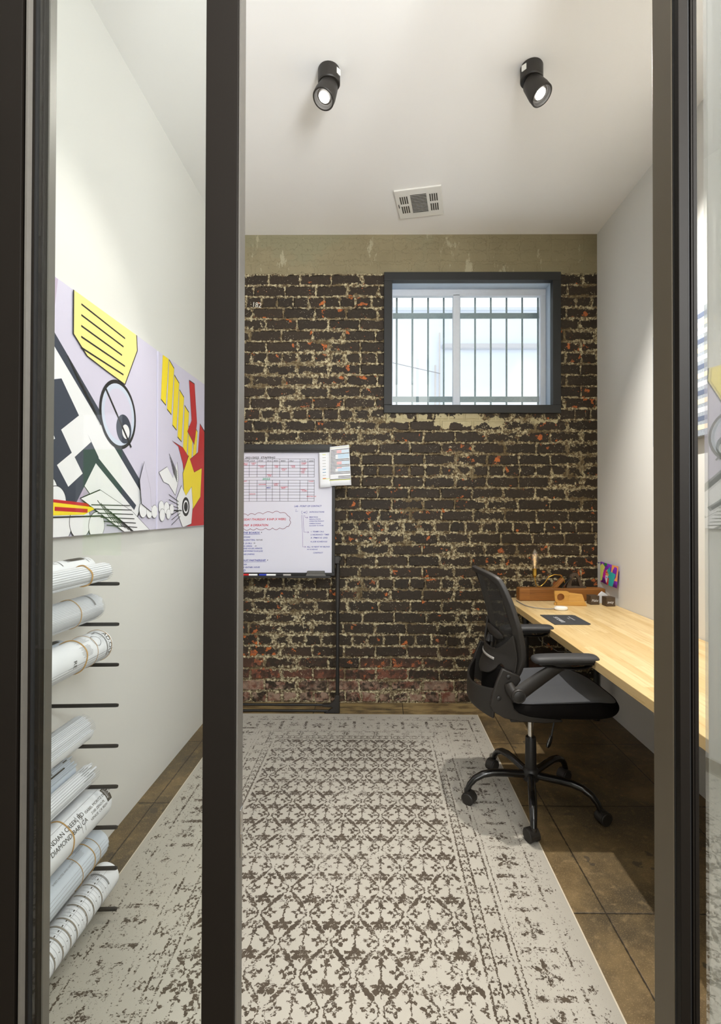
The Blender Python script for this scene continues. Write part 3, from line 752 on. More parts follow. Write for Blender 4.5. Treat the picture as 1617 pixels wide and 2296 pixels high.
for u, v, s_, w_ in ((84, 352, 'MULT', 60), (90, 368, 'TAD', 50), (184, 348, 'CARBON', 66), (196, 364, 'CO.', 40), (280, 382, 'PALISADE', 90), (300, 398, 'COVE', 50), (486, 382, 'ORIENT', 66), (496, 398, 'LAB', 40), (578, 422, 'APOLLO', 72), (590, 438, 'CO', 40), (700, 382, 'COVER', 60), (716, 398, 'ROCK', 46),
                     (838, 345, 'STAGES', 68), (842, 358, 'LAND', 50), (826, 418, 'SHERMAN', 88), (848, 436, 'OAKS', 44), (832, 456, 'PARK', 50), (838, 472, 'LAS', 40), (394, 498, 'HANDY', 62), (404, 514, 'CON', 44), (84, 582, 'HART .', 60), (932, 582, 'TANNER', 70), (284, 624, 'ALEXANDER', 96), (480, 616, 'ELEMENT', 70), (488, 634, 'SOL', 50), (572, 658, 'ELISABETH', 90), (582, 672, 'RD', 50), (832, 690, 'HARRIS', 60), (850, 706, 'ST JAMES', 64), (168, 748, 'ELEANOR', 78), (910, 778, 'MEETING W/', 124)):
    note(RD, s_, u, v, 14, wid=w_)
note(BL, 'MEID', 388, 668, 18, wid=56)
note(GR, '2022', 334, 556, 24, wid=100)
# cloud outline
cl = [(-60, 1090)]
pts = []
path = [(60, 1020), (150, 1020), (240, 1010), (345, 1000), (470, 985), (570, 985), (665, 1020), (690, 1080), (690, 1135), (655, 1160), (560, 1180), (470, 1180), (380, 1182), (262, 1185), (180, 1190), (95, 1190)]
for (u0, v0), (u1, v1) in zip(path, path[1:]):
    du, dv = u1 - u0, v1 - v0; n_ = 8; l = math.hypot(du, dv)
    for k in range(n_ + 1):
        t_ = k / n_; bulge = math.sin(PI * t_) * min(22, l * .28)
        pts.append((u0 + du * t_ + dv / l * bulge, v0 + dv * t_ - du / l * bulge))
CLD = MB(); stroke(CLD, pts, 5.5)
note(RD, 'TUESDAY /THURSDAY  8 SHIP (X WEEK)', 40, 1085, 26, wid=600); note(RD, 'E/N/F  8 OPERATION', 80, 1160, 26, wid=330)
note(BL, 'THE BOARDS', 84, 1256, 24, wid=215); stroke(BL, [(70, 1268), (310, 1262)], 4); note(K, '*', 318, 1254, 22)
for v, s_, w_ in ((1308, 'GOV/LAND', 100), (1346, 'PALISFATTEN)', 160), (1388, 'R (LGL) ', 120), (1424, '1Q (AREA)', 125), (1456, 'LANE HOUSE (VENICE)', 255), (1490, 'NORTHWIND PLACE (LOS)', 262), (1530, 'AND (VARNA)', 155)): note(BL, s_, 80, v, 17, wid=w_)
for v, s_, u in ((1343, '- TEXTURE', 242), (1384, '- ID', 214), (1422, '- ID', 230)): note(K, s_, u, v, 14)
note(BL, 'DUIT PARTNERSHIP', 80, 1612, 22, wid=300); stroke(BL, [(78, 1624), (388, 1616)], 4); note(K, '*', 398, 1612, 22)
note(BL, 'TOKEN', 80, 1662, 16, wid=56); note(BL, 'W VENTNER / HOUSE', 80, 1700, 18, wid=225); note(BL, 'ID', 84, 1745, 26, wid=34)
note(BL, 'LAB - POINT OF CONTACT', 750, 908, 20, wid=352); stroke(BL, [(775, 935), (770, 968), (800, 962)], 3)
stroke(BL, [(856, 962), (846, 964), (850, 996), (860, 994)], 3); stroke(BL, [(906, 962), (916, 962), (914, 992), (904, 994)], 3); note(BL, '+0', 864, 988, 20, wid=34); note(BL, 'INTRODUCTIONS', 948, 980, 15, wid=190)
for v, s_, w_ in ((1045, 'MEETING', 112), (1072, 'RESOLUTION', 146), (1098, 'CONSULTING PRODUCT', 192), (1128, 'OPERATIONS', 150), (1156, 'ACCOUNT TO WORK', 188)): note(BL, s_, 944, v, 13, wid=w_)
for v, s_, w_ in ((1234, '1. TEAMS CALL', 176), (1274, '2. INSURANCE / TIMEE', 240), (1314, '3. PM/CG (25)', 220), (1364, '4. JOB SCHEDULE', 215)): note(BL, s_, 962, v, 16, wid=w_)
note(BL, 'ALL 10 NEXT W/ BLDGS', 916, 1432, 17, wid=294); note(BL, 'W/ SCHEDULE', 916, 1464, 14, wid=138); note(BL, 'CONSTRUCT', 996, 1508, 16, wid=126)
PU = MB(); stroke(PU, [(846, 1010), (856, 1200), (862, 1424), (902, 1424)], 3.5); stroke(PU, [(866, 1010), (876, 1232), (940, 1234)], 3.5); stroke(PU, [(886, 1014), (892, 1044), (926, 1044)], 3.5)
for (u, v) in ((902, 1424), (940, 1234), (926, 1044)): stroke(PU, [(u - 14, v - 10), (u, v), (u - 14, v + 10)], 3.5)
for nm, mb, m_ in (('ruled_table', K, INKS['black']), ('cloud_outline', CLD, ink('maroon_marker', 130, 60, 74)), ('purple_arrows', PU, ink('purple_marker', 104, 74, 150))):
    obj(nm, mb, m_, easel, smooth=False, recalc=False)

# clipped printed sheets
def sheet(name, label, corners, d, bars, parentless=True):
    t = thing(name, label, 'paper', (ex, ey, 0), 0, 'schedule sheets clipped to the easel')
    def S(a, q, e=0):
        (x0, z0), (x1, z1), (x2, z2), (x3, z3) = corners       # bl, br, tr, tl
        xb, zb = x0 + (x1 - x0) * a, z0 + (z1 - z0) * a; xt, zt = x3 + (x2 - x3) * a, z3 + (z2 - z3) * a
        return (xb + (xt - xb) * q - ex, -d - e - .012 * math.sin(a * 2.2) * (1 - q) - .004, zb + (zt - zb) * q)
    b = MB(); b.grid(lambda u, v: S(u, v), 8, 8); obj('paper', b, PAPER, t, solid=.0006)
    b = MB()
    for a0, a1, q0, q1, mi in bars:
        b.grid(lambda u, v: S(a0 + (a1 - a0) * u, q0 + (q1 - q0) * v, .0012), 3, 1, mi=mi)
    obj('printed_bars', b, [ink('bar_black', 40, 38, 38), ink('bar_red', 226, 90, 84), ink('bar_blue', 168, 204, 230), ink('bar_lime', 206, 212, 90), ink('bar_teal', 70, 130, 170), ink('bar_grey', 170, 172, 168)], t, smooth=False, recalc=False)
def bz(u, v): return (-.9426 + u * UB, 1.836 - v * UB)
bars = []
for k in range(22):
    q = .90 - k * .0355
    if k in (18,): continue
    a1 = .55 if k in (4, 5, 15) else 1.0
    a0 = .43 if k in (19, 20) else .06
    col_end = .30 if k in (4, 5, 6, 14, 15) else (.36 if k in (1, 2, 9, 10, 13) else .98)
    bars.append((a0, col_end if a0 < .4 else .98, q, q + .014, 0))
    if col_end == .36: bars.append((.36, .60, q, q + .014, 1)); bars.append((.60, .98, q, q + .014, 2))
    if col_end == .30: bars.append((.42, .98, q, q + .022, 2))
bars.append((.04, .98, .955, .960, 3)); bars.append((.02, .98, .135, .150, 3))
sheet('schedule_sheet', 'white schedule page with black, red and blue bars hanging off the board corner', [bz(1205, 640), bz(1496, 628), bz(1462, 112), bz(1218, 140)], .044, bars)
bars = [(.30, .60, .93 - k * .085, .945 - k * .085, (3, 5, 5, 5, 5, 4, 4, 5, 1)[k]) for k in range(9)] + [(.70, .88, .93 - k * .04, .933 - k * .04, 5) for k in range(17)] + [(.28, 1, .232, .246, 3)]
sheet('schedule_sheet', 'narrow white page with a column of short coloured dashes beside the barred schedule page', [bz(1088, 662), bz(1232, 650), bz(1220, 205), bz(1078, 212)], .036, bars)
# markers and eraser in the tray
for i, (x, ln_, cap, lab, cn) in enumerate(((-.880, .085, (200, 40, 40), 'white marker pen with a red cap lying in the easel tray', 'red'), (-.765, .095, (40, 60, 170), 'marker pen with a blue cap lying next to the red one', 'blue'), (-.655, .08, (36, 34, 34), 'marker pen with a black cap lying next to the eraser', 'black'))):
    t = thing('marker_pen', lab, 'marker', (x, ey - .032, BZ0 + .0075), 0, 'marker pens in the easel tray')
    b = MB(); b.cyl((.03, 0, 0), (ln_, 0, 0), .007, seg=16); obj('barrel', b, WHITEPL if i != 2 else SILVER, t)
    b = MB(); b.cyl((-.018, 0, 0), (.03, 0, 0), .0075, seg=16); obj('cap', b, simple('cap_' + cn, c(*cap), .35), t)
t = thing('board_eraser', 'grey felt eraser standing in the tray under the right corner of the whiteboard', 'eraser', (-.412, ey - .034, BZ0 + .0005))
b = MB(); b.prism([(-.065, 0), (.065, 0), (.058, .018), (-.058, .018)], lambda a, q, d: (a, d, q), -.020, .020); obj('felt', b, simple('grey_felt', c(104, 102, 98), .9, 300, .2), t, bevel=.002)
b = MB(); b.prism([(-.058, .018), (.058, .018), (.056, .034), (-.056, .034)], lambda a, q, d: (a, d, q), -.018, .018); obj('grip', b, simple('dark_grey_grip', c(84, 82, 78), .6), t, bevel=.002)

# ------------------------------------------------------------------ drawing rack on the left wall and its rolls
PZ = [1.107 - .1330 * k for k in range(9)]
RY = 1.600
for yy, lab in ((RY, 'black steel peg rail fixed upright on the left wall just behind the jamb'),):
    t = thing('drawing_rack', 'black steel rack with nine long pegs on the left wall, carrying paper rolls', 'rack', (XL, RY, 0))
    for dy in (0, -.55):
        b = MB(); b.box(.001, .030, dy - .014, dy + .014, .02, 1.19); obj('upright', b, BLACK, t, bevel=.002, smooth=False)
        for z in PZ:
            b = MB(); b.tube([(.028, dy, z), (.250, dy + .012, z + .0), (.256, dy + .012, z)], [.0062, .0062, .005], 12); obj('peg', b, BLACK, t)

PAPER_EDGE = simple('paper_stack_edge', c(206, 206, 206), .8, 300, .08)
def roll(label, X, z, r, y1, mat=PAPER, steps=(-20, 50, 7), length=.66, bands=(), yaw=0.0, stp=.0009, seed=1, prints=None, rag=.004, name='drawing_roll', flap=None):
    rnd = random.Random(seed)
    t = thing(name, label, 'paper roll', (X, y1, z), 0, 'rolled drawings on the rack')
    n = 120
    a0, a1, ns = steps
    def rad(deg):
        d = (deg - a0) % 360; span = (a1 - a0)
        if d <= span:
            k = d / span * ns; return r - stp * (ns - 1) * .5 + stp * (math.floor(k) if k < ns else ns - 1) * .5 - stp * .5 * ((k % 1.0))
        return r - stp * (ns - 1) * .5 * ((d - span) / (360 - span)) if False else r - stp * .5
    offs = {}
    def yend(deg):
        k = int(((deg - a0) % 360) / max(1e-6, (a1 - a0)) * ns) if ((deg - a0) % 360) <= (a1 - a0) else 99
        if k not in offs: offs[k] = rnd.uniform(-rag * 3, 0)
        return offs[k]
    b = MB(); vs = []; T = .010
    for k in range(n):
        deg = 360 * k / n; a = math.radians(deg); R = rad(deg)
        ye = yend(deg)
        for rr, yy in ((R, -length), (R, ye), (max(R - T, .004), ye - .001), (max(R - T, .004), -length)):
            vs.append((rr * math.cos(a) + yaw * yy, yy, rr * math.sin(a)))
    fs = []
    for k in range(n):
        k2 = (k + 1) % n
        for q in range(4):
            q2 = (q + 1) % 4
            fs.append((k * 4 + q, k * 4 + q2, k2 * 4 + q2, k2 * 4 + q))
    b.add(vs, fs); obj('paper', b, mat, t, angle=20)
    # edge lines of the stacked sheets
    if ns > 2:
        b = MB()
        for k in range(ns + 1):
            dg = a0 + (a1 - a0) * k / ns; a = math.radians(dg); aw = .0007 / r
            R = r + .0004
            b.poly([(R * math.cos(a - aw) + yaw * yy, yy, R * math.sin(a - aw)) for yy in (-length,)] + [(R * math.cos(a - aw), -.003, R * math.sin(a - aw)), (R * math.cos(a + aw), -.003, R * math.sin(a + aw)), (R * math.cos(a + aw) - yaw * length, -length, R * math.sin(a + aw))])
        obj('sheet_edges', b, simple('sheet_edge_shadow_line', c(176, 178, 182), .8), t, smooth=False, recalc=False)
    def wrap(y, v, th0): # y along the roll, v round it
        a = math.radians(th0) + v / r
        return ((r + .0007) * math.cos(a) + yaw * y, y, (r + .0007) * math.sin(a))
    if prints:
        b = MB()
        def rect(y0, y1_, t0, t1, mi=0):
            nn = max(1, int(abs(t1 - t0) / 6))
            for i in range(nn):
                q0 = t0 + (t1 - t0) * i / nn; q1 = t0 + (t1 - t0) * (i + 1) / nn
                f = lambda y, q: ((r + .0006) * math.cos(math.radians(q)) + yaw * y, y, (r + .0006) * math.sin(math.radians(q)))
                b.poly([f(y0, q0), f(y1_, q0), f(y1_, q1), f(y0, q1)], mi)
        def txt(s, size, y0, th0, mi=0, around=False, **kw):
            bb = MB()
            if around: put_text(bb, s, size, lambda x, y: wrap(y0 + y, -x, th0), 0, **kw)
            else: put_text(bb, s, size, lambda x, y: wrap(y0 + x, y, th0), 0, **kw)
            obj('printed_text', bb, [INK, INKP, INKT, WHT][mi], t, smooth=False, recalc=False)
        prints(rect, txt)
        if b.v: obj('printing', b, [INK, INKP, INKT, WHT], t, smooth=False, recalc=False)
    for (yy, thick, wob) in bands:
        b = MB(); pts = []
        for k in range(41):
            a = 2 * PI * k / 40
            pts.append(((r + .0014) * math.cos(a) + yaw * yy, yy + wob * math.sin(2 * a + seed) + wob * .5 * math.sin(5 * a), (r + .0014) * math.sin(a)))
        b.tube(pts, thick, 8, squash=1.2); obj('rubber_band', b, RUBBER, t)
    return t

def lines(rect, y0, y1, t0, dt, n, mi=1, w=1.6, jit=.01):
    rr = random.Random(int(t0 * 7 + n))
    for k in range(n): rect(y0 + rr.uniform(0, jit), y1 - rr.uniform(0, jit), t0 + dt * k, t0 + dt * k + w, mi)
P0 = PZ[0]
def p_a(rect, txt):
    rect(-.110, -.034, 62, 104); [rect(-.126, -.112, 62 + 7 * k, 65 + 7 * k) for k in range(6)]; txt('nuq', .020, -.128, 70, 0)
    rect(-.165, -.162, 40, 120, 0); lines(rect, -.20, -.175, 60, 6, 8); lines(rect, -.024, -.006, 50, 5, 12); rect(-.030, -.028, 40, 118, 0)
roll('paper roll with a dark printed block lying at the back of the topmost pegs', -1.000, P0 + .006 + .0385, .0385, 1.665, steps=(130, 170, 3), prints=p_a, seed=2)
roll('slim bundle of stacked sheets with a thick tan rubber band on the topmost pegs', -.926, P0 + .006 + .0310, .0310, 1.650, steps=(-60, 60, 9), stp=.0016, bands=((-.125, .0022, .004),), seed=3, rag=.003)
def p_b(rect, txt):
    rect(-.42, -.045, 96, 150, 2) if False else None
    rect(-.060, -.052, 20, 130, 1); lines(rect, -.16, -.09, 92, 6, 8, 0, 1.2); txt('8', .010, -.05, 100, 0)
roll('plain bundle of many sheets on the second pegs, held by one thin rubber band', -.968, PZ[1] + .006 + .0440, .0440, 1.655, mat=PAPER, steps=(-70, 88, 26), stp=.0004, bands=((-.135, .0011, .002),), seed=4, prints=p_b)
def p_c(rect, txt):
    rect(-.12, -.02, 70, 120, 0)
    for k in range(3): rect(-.09 + .022 * k, -.078 + .022 * k, 78 + 6 * k, 90 + 6 * k, 3)
roll('small roll with a dark dotted block behind the large printed one on the third pegs', -1.0435, PZ[2] + .006 + .0390, .0390, 1.600, mat=PAPERB, steps=(130, 170, 3), prints=p_c, seed=5)
def p_d(rect, txt):
    txt('AD.OD', .024, -.028, 62, 0, True); txt('RE', .022, -.215, 10, 0, True)
    rect(-.040, -.034, -30, 88, 1); lines(rect, -.165, -.105, 55, 4, 10, 1, 1.0); lines(rect, -.170, -.115, 5, 4.5, 9, 0, .9)
    for k in range(24):
        a = 2 * PI * k / 24; rect(-.078 + .018 * math.cos(a) - .0012, -.078 + .018 * math.cos(a) + .0012, 42 + 22 * math.sin(a), 46 + 22 * math.sin(a), 1)
    lines(rect, -.050, -.040, 30, 6, 4, 1, 1.2); rect(-.060, -.045, 76, 81, 1); rect(-.24, -.06, -12, -11, 1)
roll('thick roll with a printed compass circle on the third pegs, two rubber bands', -.944, PZ[2] + .006 + .0500, .0500, 1.650, steps=(-50, -10, 4), bands=((-.150, .0018, .003), (-.012, .0007, .001), (-.092, .0006, .001)), prints=p_d, seed=6)
roll('bundle of wide loose sheets with staggered edges on the fifth pegs, below the empty pegs', -.984, PZ[4] + .006 + .0450, .0450, 1.630, steps=(0, 85, 12), stp=.0022, seed=7, rag=.006, prints=lambda rect, txt: (rect(-.5, -.10, -40, 90, 2) if False else None, lines(rect, -.20, -.12, 100, 5, 6)))
def p_e(rect, txt):
    lines(rect, -.10, -.02, 70, 7, 8, 0, 2.2, .03); rect(-.14, -.06, 40, 46, 0); rect(-.16, -.11, 50, 66, 1); rect(-.05, -.03, 60, 64, 0); txt('///', .03, -.13, 60, 1)
roll('bulky bundle with heavy printed lines at the back of the sixth pegs', -1.0345, PZ[5] + .006 + .0480, .0480, 1.620, mat=PAPERB, steps=(20, 80, 8), stp=.002, prints=p_e, seed=8, rag=.008)
roll('loose sheaf of layered sheets at the front of the sixth pegs', -.956, PZ[5] + .006 + .0320, .0320, 1.630, steps=(-70, 90, 12), stp=.0022, seed=9, rag=.010, prints=lambda rect, txt: (lines(rect, -.09, -.02, 20, 13, 6, 1, 3.5, .03)))
roll('thin bluish roll tucked behind the large address roll on the seventh pegs', -1.0475, PZ[6] + .006 + .0350, .0350, 1.600, mat=PAPERB, steps=(130, 170, 3), seed=10, bands=((-.10, .001, .001),))
def p_f(rect, txt):
    rect(-.026, .0 - .002, 14, 62, 0); txt('I M', .014, -.010, 54, 3, True); txt('DESIGNS', .0085, -.022, 58, 3, True); rect(-.0135, -.0125, 18, 60, 3)
    rect(-.55, -.004, 70, 70.8, 0)
    txt('ISABEL MORITZ DESIGNS', .0125, -.128, 40, 0); txt('2100 ZENO PL', .0115, -.110, 24, 0); txt('VENICE, CA 90291', .0115, -.120, 9, 0)
    rect(-.165, -.164, 0, 62, 0); rect(-.150, -.149, 0, 62, 0); txt('DATE', .009, -.153, 60, 0, True)
    txt('INDIAN CREEK RD', .019, -.292, 42, 0); txt('DIAMOND BAR, CA', .019, -.300, 20, 0)
roll('large roll with a black title block and a printed address on the seventh pegs', -.950, PZ[6] + .006 + .0560, .0560, 1.650, steps=(-60, -30, 3), bands=((-.205, .0016, .004),), prints=p_f, seed=11, rag=.002)
def p_g(rect, txt):
    lines(rect, -.13, -.05, 78, 5, 5, 0, 1.0); lines(rect, -.16, -.10, 55, 4, 6, 1, 1.0); rect(-.5, -.02, 30, 30.8, 1); txt('SHEET NOTES AND DETAILS', .008, -.25, 60, 1)
roll('pale blue tinted roll on the eighth pegs with three rubber bands', -.952, PZ[7] + .006 + .0500, .0500, 1.650, mat=PAPERB, steps=(-60, 20, 6), bands=((-.085, .0012, .002), (-.055, .0007, .001), (-.150, .0008, .001)), prints=p_g, seed=12)
def p_h(rect, txt):
    rect(-.03, -.005, 30, 110, 0); txt('ada', .045, -.115, 40, 0); txt('a', .045, -.20, 40, 0); rect(-.26, -.21, 30, 34, 1); txt('////', .03, -.27, 44, 1)
roll('small roll with big bold black letters at the back of the lowest pegs', -1.030, PZ[8] + .006 + .0340, .0340, 1.625, steps=(130, 170, 3), bands=((-.14, .001, .001),), prints=p_h, seed=13)
def p_i(rect, txt):
    for yy in (-.105, -.150, -.185, -.235, -.265, -.300, -.335, -.38): rect(yy - .0045, yy, -25, 110, 2)
    rect(-.5, -.02, 60, 60.8, 1); lines(rect, -.09, -.05, 80, 7, 4, 1, 1.5)
    for k in range(26): rect(-.06 - .012 * k, -.0594 - .012 * k, 0, 100, 1)
    for k in range(16): rect(-.065 - .018 * k, -.059 - .018 * k, 66, 70, 0) ; rect(-.065 - .018 * k, -.062 - .018 * k, 20, 23, 0)
    rect(-.066, -.060, 20, 110, 1)
roll('long roll printed with taupe rings and table rows on the front of the lowest pegs', -.936, PZ[8] + .006 + .0470, .0470, 1.690, steps=(-80, -25, 4), stp=.002, prints=p_i, seed=14, rag=.001)

# ------------------------------------------------------------------ desk
desk = thing('desk', 'long maple butcher block desk on black legs along the right wall', 'desk', (1.21, 2.2, 0))
b = MB(); b.box(.878 - 1.21, XR - .003 - 1.21, 1.06 - 2.2, YB - .004 - 2.2, .706, .743); obj('top', b, MAPLE, desk, bevel=.002, smooth=False)
for (x, y) in ((.955, 3.20), (1.41, 3.20), (.955, 1.16), (1.41, 1.16)):
    b = MB(); b.cyl((x - 1.21, y - 2.2, .006), (x - 1.21, y - 2.2, .700), .018, seg=20); b.cyl((x - 1.21, y - 2.2, 0.0), (x - 1.21, y - 2.2, .012), .022, seg=20); b.box(x - 1.26, x - 1.16, y - 2.25, y - 2.15, .700, .706)
    obj('leg', b, BLACK, desk)
DZ = .7432
# hand plane lamp
lp = thing('plane_lamp', 'antique wooden hand plane made into a lamp with a bare filament bulb', 'lamp', (1.238, 3.36, DZ))
b = MB(); b.box(-.290, .290, -.038, .038, 0, .085); obj('plane_body', b, WALNUT, lp, bevel=.007, smooth=False)
b = MB(); ring = []
o_ = [(-.010, 0), (.006, .052), (.022, .086), (.046, .102), (.070, .098), (.086, .070), (.100, .030), (.118, 0)]
i_ = [(.082, .012), (.074, .040), (.066, .066), (.052, .080), (.038, .072), (.030, .045), (.026, .018), (.034, .010)]
n_ = len(o_)
def tote(mb, x0, y0, y1):
    for k in range(n_ - 1):
        a, b2 = o_[k], o_[k + 1]; c2, d2 = i_[::-1][k], i_[::-1][k + 1]
        mb.prism([a, b2, d2, c2], lambda p, q, d: (x0 + p, d, .084 + q), y0, y1)
tote(b, .045, -.012, .012); b.box(.040, .170, -.014, .014, .078, .096)
obj('handle', b, DKWOOD, lp, bevel=.002)
b = MB(); b.obox((-.020, 0, .108), (.022, .040, .105), Matrix.Rotation(math.radians(42), 3, 'Y')); obj('wedge', b, WALNUT, lp, bevel=.003)
b = MB(); b.obox((.026, 0, .112), (.006, .046, .120), Matrix.Rotation(math.radians(42), 3, 'Y')); obj('blade', b, BLACK, lp, bevel=.001)
b = MB(); b.tube([(.030, 0, .100), (.026, 0, .140), (.000, 0, .170), (-.040, 0, .174), (-.080, 0, .156), (-.106, 0, .118), (-.130, 0, .096), (-.150, 0, .092), (-.166, 0, .106), (-.174, 0, .140), (-.175, 0, .158)], .0035, 10); obj('brass_tube', b, BRASS, lp)
b = MB(); b.lathe([(0, 0), (.008, 0), (.011, .006), (.0155, .012), (.0155, .020), (.0145, .024), (.0145, .054), (.0165, .056), (.0165, .060), (0, .060)], (-.175, 0, .155)); obj('socket', b, BRASS, lp)
b = MB(); b.lathe([(.012, 0), (.013, .008), (.022, .034), (.0295, .066), (.0300, .084), (.0240, .108), (.0130, .126), (.005, .136), (0, .139)], (-.175, 0, .213), seg=32); bu = obj('bulb', b, BULBGL, lp)
b = MB()
for k in range(8):
    a = k * PI / 4; b.tube([(-.175 + .006 * math.cos(a), .006 * math.sin(a), .235), (-.175 + .012 * math.cos(a + .3), .012 * math.sin(a + .3), .310)], .0006, 6)
b.cyl((-.175, 0, .215), (-.175, 0, .30), .0018, seg=8)
fm = M('warm_filament', emit=(1, .72, .4, 1), estr=.6); fm.set('color', (.6, .4, .2, 1)); obj('filament', b, fm.mat, bu)

t = thing('phone_stand', 'honey coloured wooden stand with a round hole, leaning in front of the hand plane', 'stand', (1.225, 3.185, DZ), math.radians(-6)); t.scale = (.86, .9, .9)
b = MB()
hc, hz, hr = -.058, .056, .027
outer = []
for k in range(32):
    a = 2 * PI * k / 32
    dx, dz = math.cos(a), math.sin(a)
    x0, x1, z0, z1 = -.105, .0, .008, .100
    s = min(((x1 - hc) / dx if dx > 1e-6 else (x0 - hc) / dx if dx < -1e-6 else 9), ((z1 - hz) / dz if dz > 1e-6 else (z0 - hz) / dz if dz < -1e-6 else 9))
    outer.append((hc + dx * s - (.012 * (z1 - (hz + dz * s)) / .1 if dx < 0 else 0) * -1, hz + dz * s))
for k in range(32):
    a, a2 = 2 * PI * k / 32, 2 * PI * (k + 1) / 32
    b.prism([outer[k], outer[(k + 1) % 32], (hc + hr * math.cos(a2), hz + hr * math.sin(a2)), (hc + hr * math.cos(a), hz + hr * math.sin(a))], lambda p, q, d: (p, d, q), -.010, .010)
obj('round_hole_board', b, OAK, t, angle=30)
b = MB(); b.cyl((hc, .010, hz), (hc, .0115, hz), .0275); obj('hole_backing', b, WALNUT, t)
b = MB(); b.prism([(-.105, 0), (.125, 0), (.122, .012), (.100, .078), (.0, .088), (.0, .008), (-.105, .016)], lambda p, q, d: (p, d + q * .12, q), -.012, .006); obj('front_board', b, OAK, t, bevel=.0015, smooth=False)
b = MB(); b.prism([(-.09, 0), (.126, 0), (.112, .030), (-.09, .026)], lambda p, q, d: (p, d, q), -.030, -.012); obj('lip', b, OAK, t, bevel=.0015, smooth=False)
for x, y, lab, wd in ((1.400, 3.225, 'dark wooden cube with pale writing, in front of the end of the hand plane', 'Make'), (1.476, 3.170, 'dark wooden cube with pale writing, next to the right wall', 'away')):
    t = thing('wooden_cube', lab, 'cube', (x, y, DZ), math.radians(4), 'small dark wooden cubes on the desk')
    b = MB(); b.box(-.029, .029, -.029, .029, 0, .058); obj('block', b, DKWOOD, t, bevel=.0015, smooth=False)
    b = MB(); put_text(b, wd, .024, lambda p, q: (-.024 + p * .85, -.0296, .020 + q), slant=.25); obj('pale_writing', b, PAPER, t, smooth=False, recalc=False)
t = MB(); t.prism([(-.040, 0), (.036, 0), (.036, .045), (.014, .066), (-.006, .078), (-.026, .060), (-.040, .034)], lambda p, q, d: (1.478 + p, 3.255 + d, DZ + q), -.006, .006)
tag(obj('folded_card', t, PAPER, bevel=.001, smooth=False), 'small white card with a peaked top standing behind the right cube', 'card')
t = thing('charging_case', 'small white rounded case on the desk with a grey cable', 'charger', (1.120, 3.030, DZ))
b = MB(); b.lathe([(0, 0), (.026, 0), (.031, .004), (.0325, .011), (.030, .018), (.020, .022), (0, .023)]); cs = obj('case', b, WHITEPL, t); cs.scale = (1.28, 1.0, 1.0)
b = MB(); b.tube([(-.040, 0, .008), (-.060, .004, .0045), (-.10, .010, .004), (-.15, .040, .004), (-.185, .110, .004), (-.190, .180, .004), (-.195, .285, .004)], .0026, 8); obj('cable', b, simple('grey_cable', c(128, 128, 130), .6), t)
t = thing('desk_folder', 'flat black folder with white lettering on the desk in front of the white case', 'folder', (1.037, 2.748, DZ))
b = MB(); pl = [(-.145, .150), (-.05, -.082), (.155, -.082), (.100, .150)]
pl = [(-.135, .085), (.085, .085), (.098, .070), (.155, -.085), (.145, -.095), (-.062, -.095)]
pl = [(-.099, .119), (.085, .119), (.099, .105), (.099, -.106), (.086, -.119), (-.099, -.119)]
b.prism(pl, lambda p, q, d: (p, q, d), .0003, .0040); obj('cover', b, simple('slate_black_cover', c(58, 60, 64), .6, 200, .1), t, bevel=.001, smooth=False)
b = MB(); put_text(b, 'SKYLAR B', .034, lambda p, q: (-.045 + q, .060 - p * .9, .0043)); put_text(b, 'PRIVATE SERVICE', .012, lambda p, q: (.042 + q, .070 - p, .0043)); put_text(b, 'STUDIO', .010, lambda p, q: (.024 + q, .040 - p, .0043)); obj('lettering', b, PAPER, t, smooth=False, recalc=False)
b = MB(); b.tube([(.99, 3.30, .70), (1.00, 3.28, .62), (1.06, 3.24, .50), (1.16, 3.2, .44), (1.28, 3.2, .44), (1.38, 3.2, .52), (1.50, 3.3, .70)], .0025, 8)
tag(obj('hanging_cable', b, simple('grey_flex', c(120, 118, 112), .6)), 'thin grey cable looping down under the far end of the desk', 'cable')
b = MB(); b.cyl((1.515, 3.42, 0), (1.515, 3.42, .706), .012, seg=12); tag(obj('wall_pipe', b, simple('white_pipe_paint', c(212, 210, 204), .5)), 'slim white pipe in the corner under the desk', 'pipe')

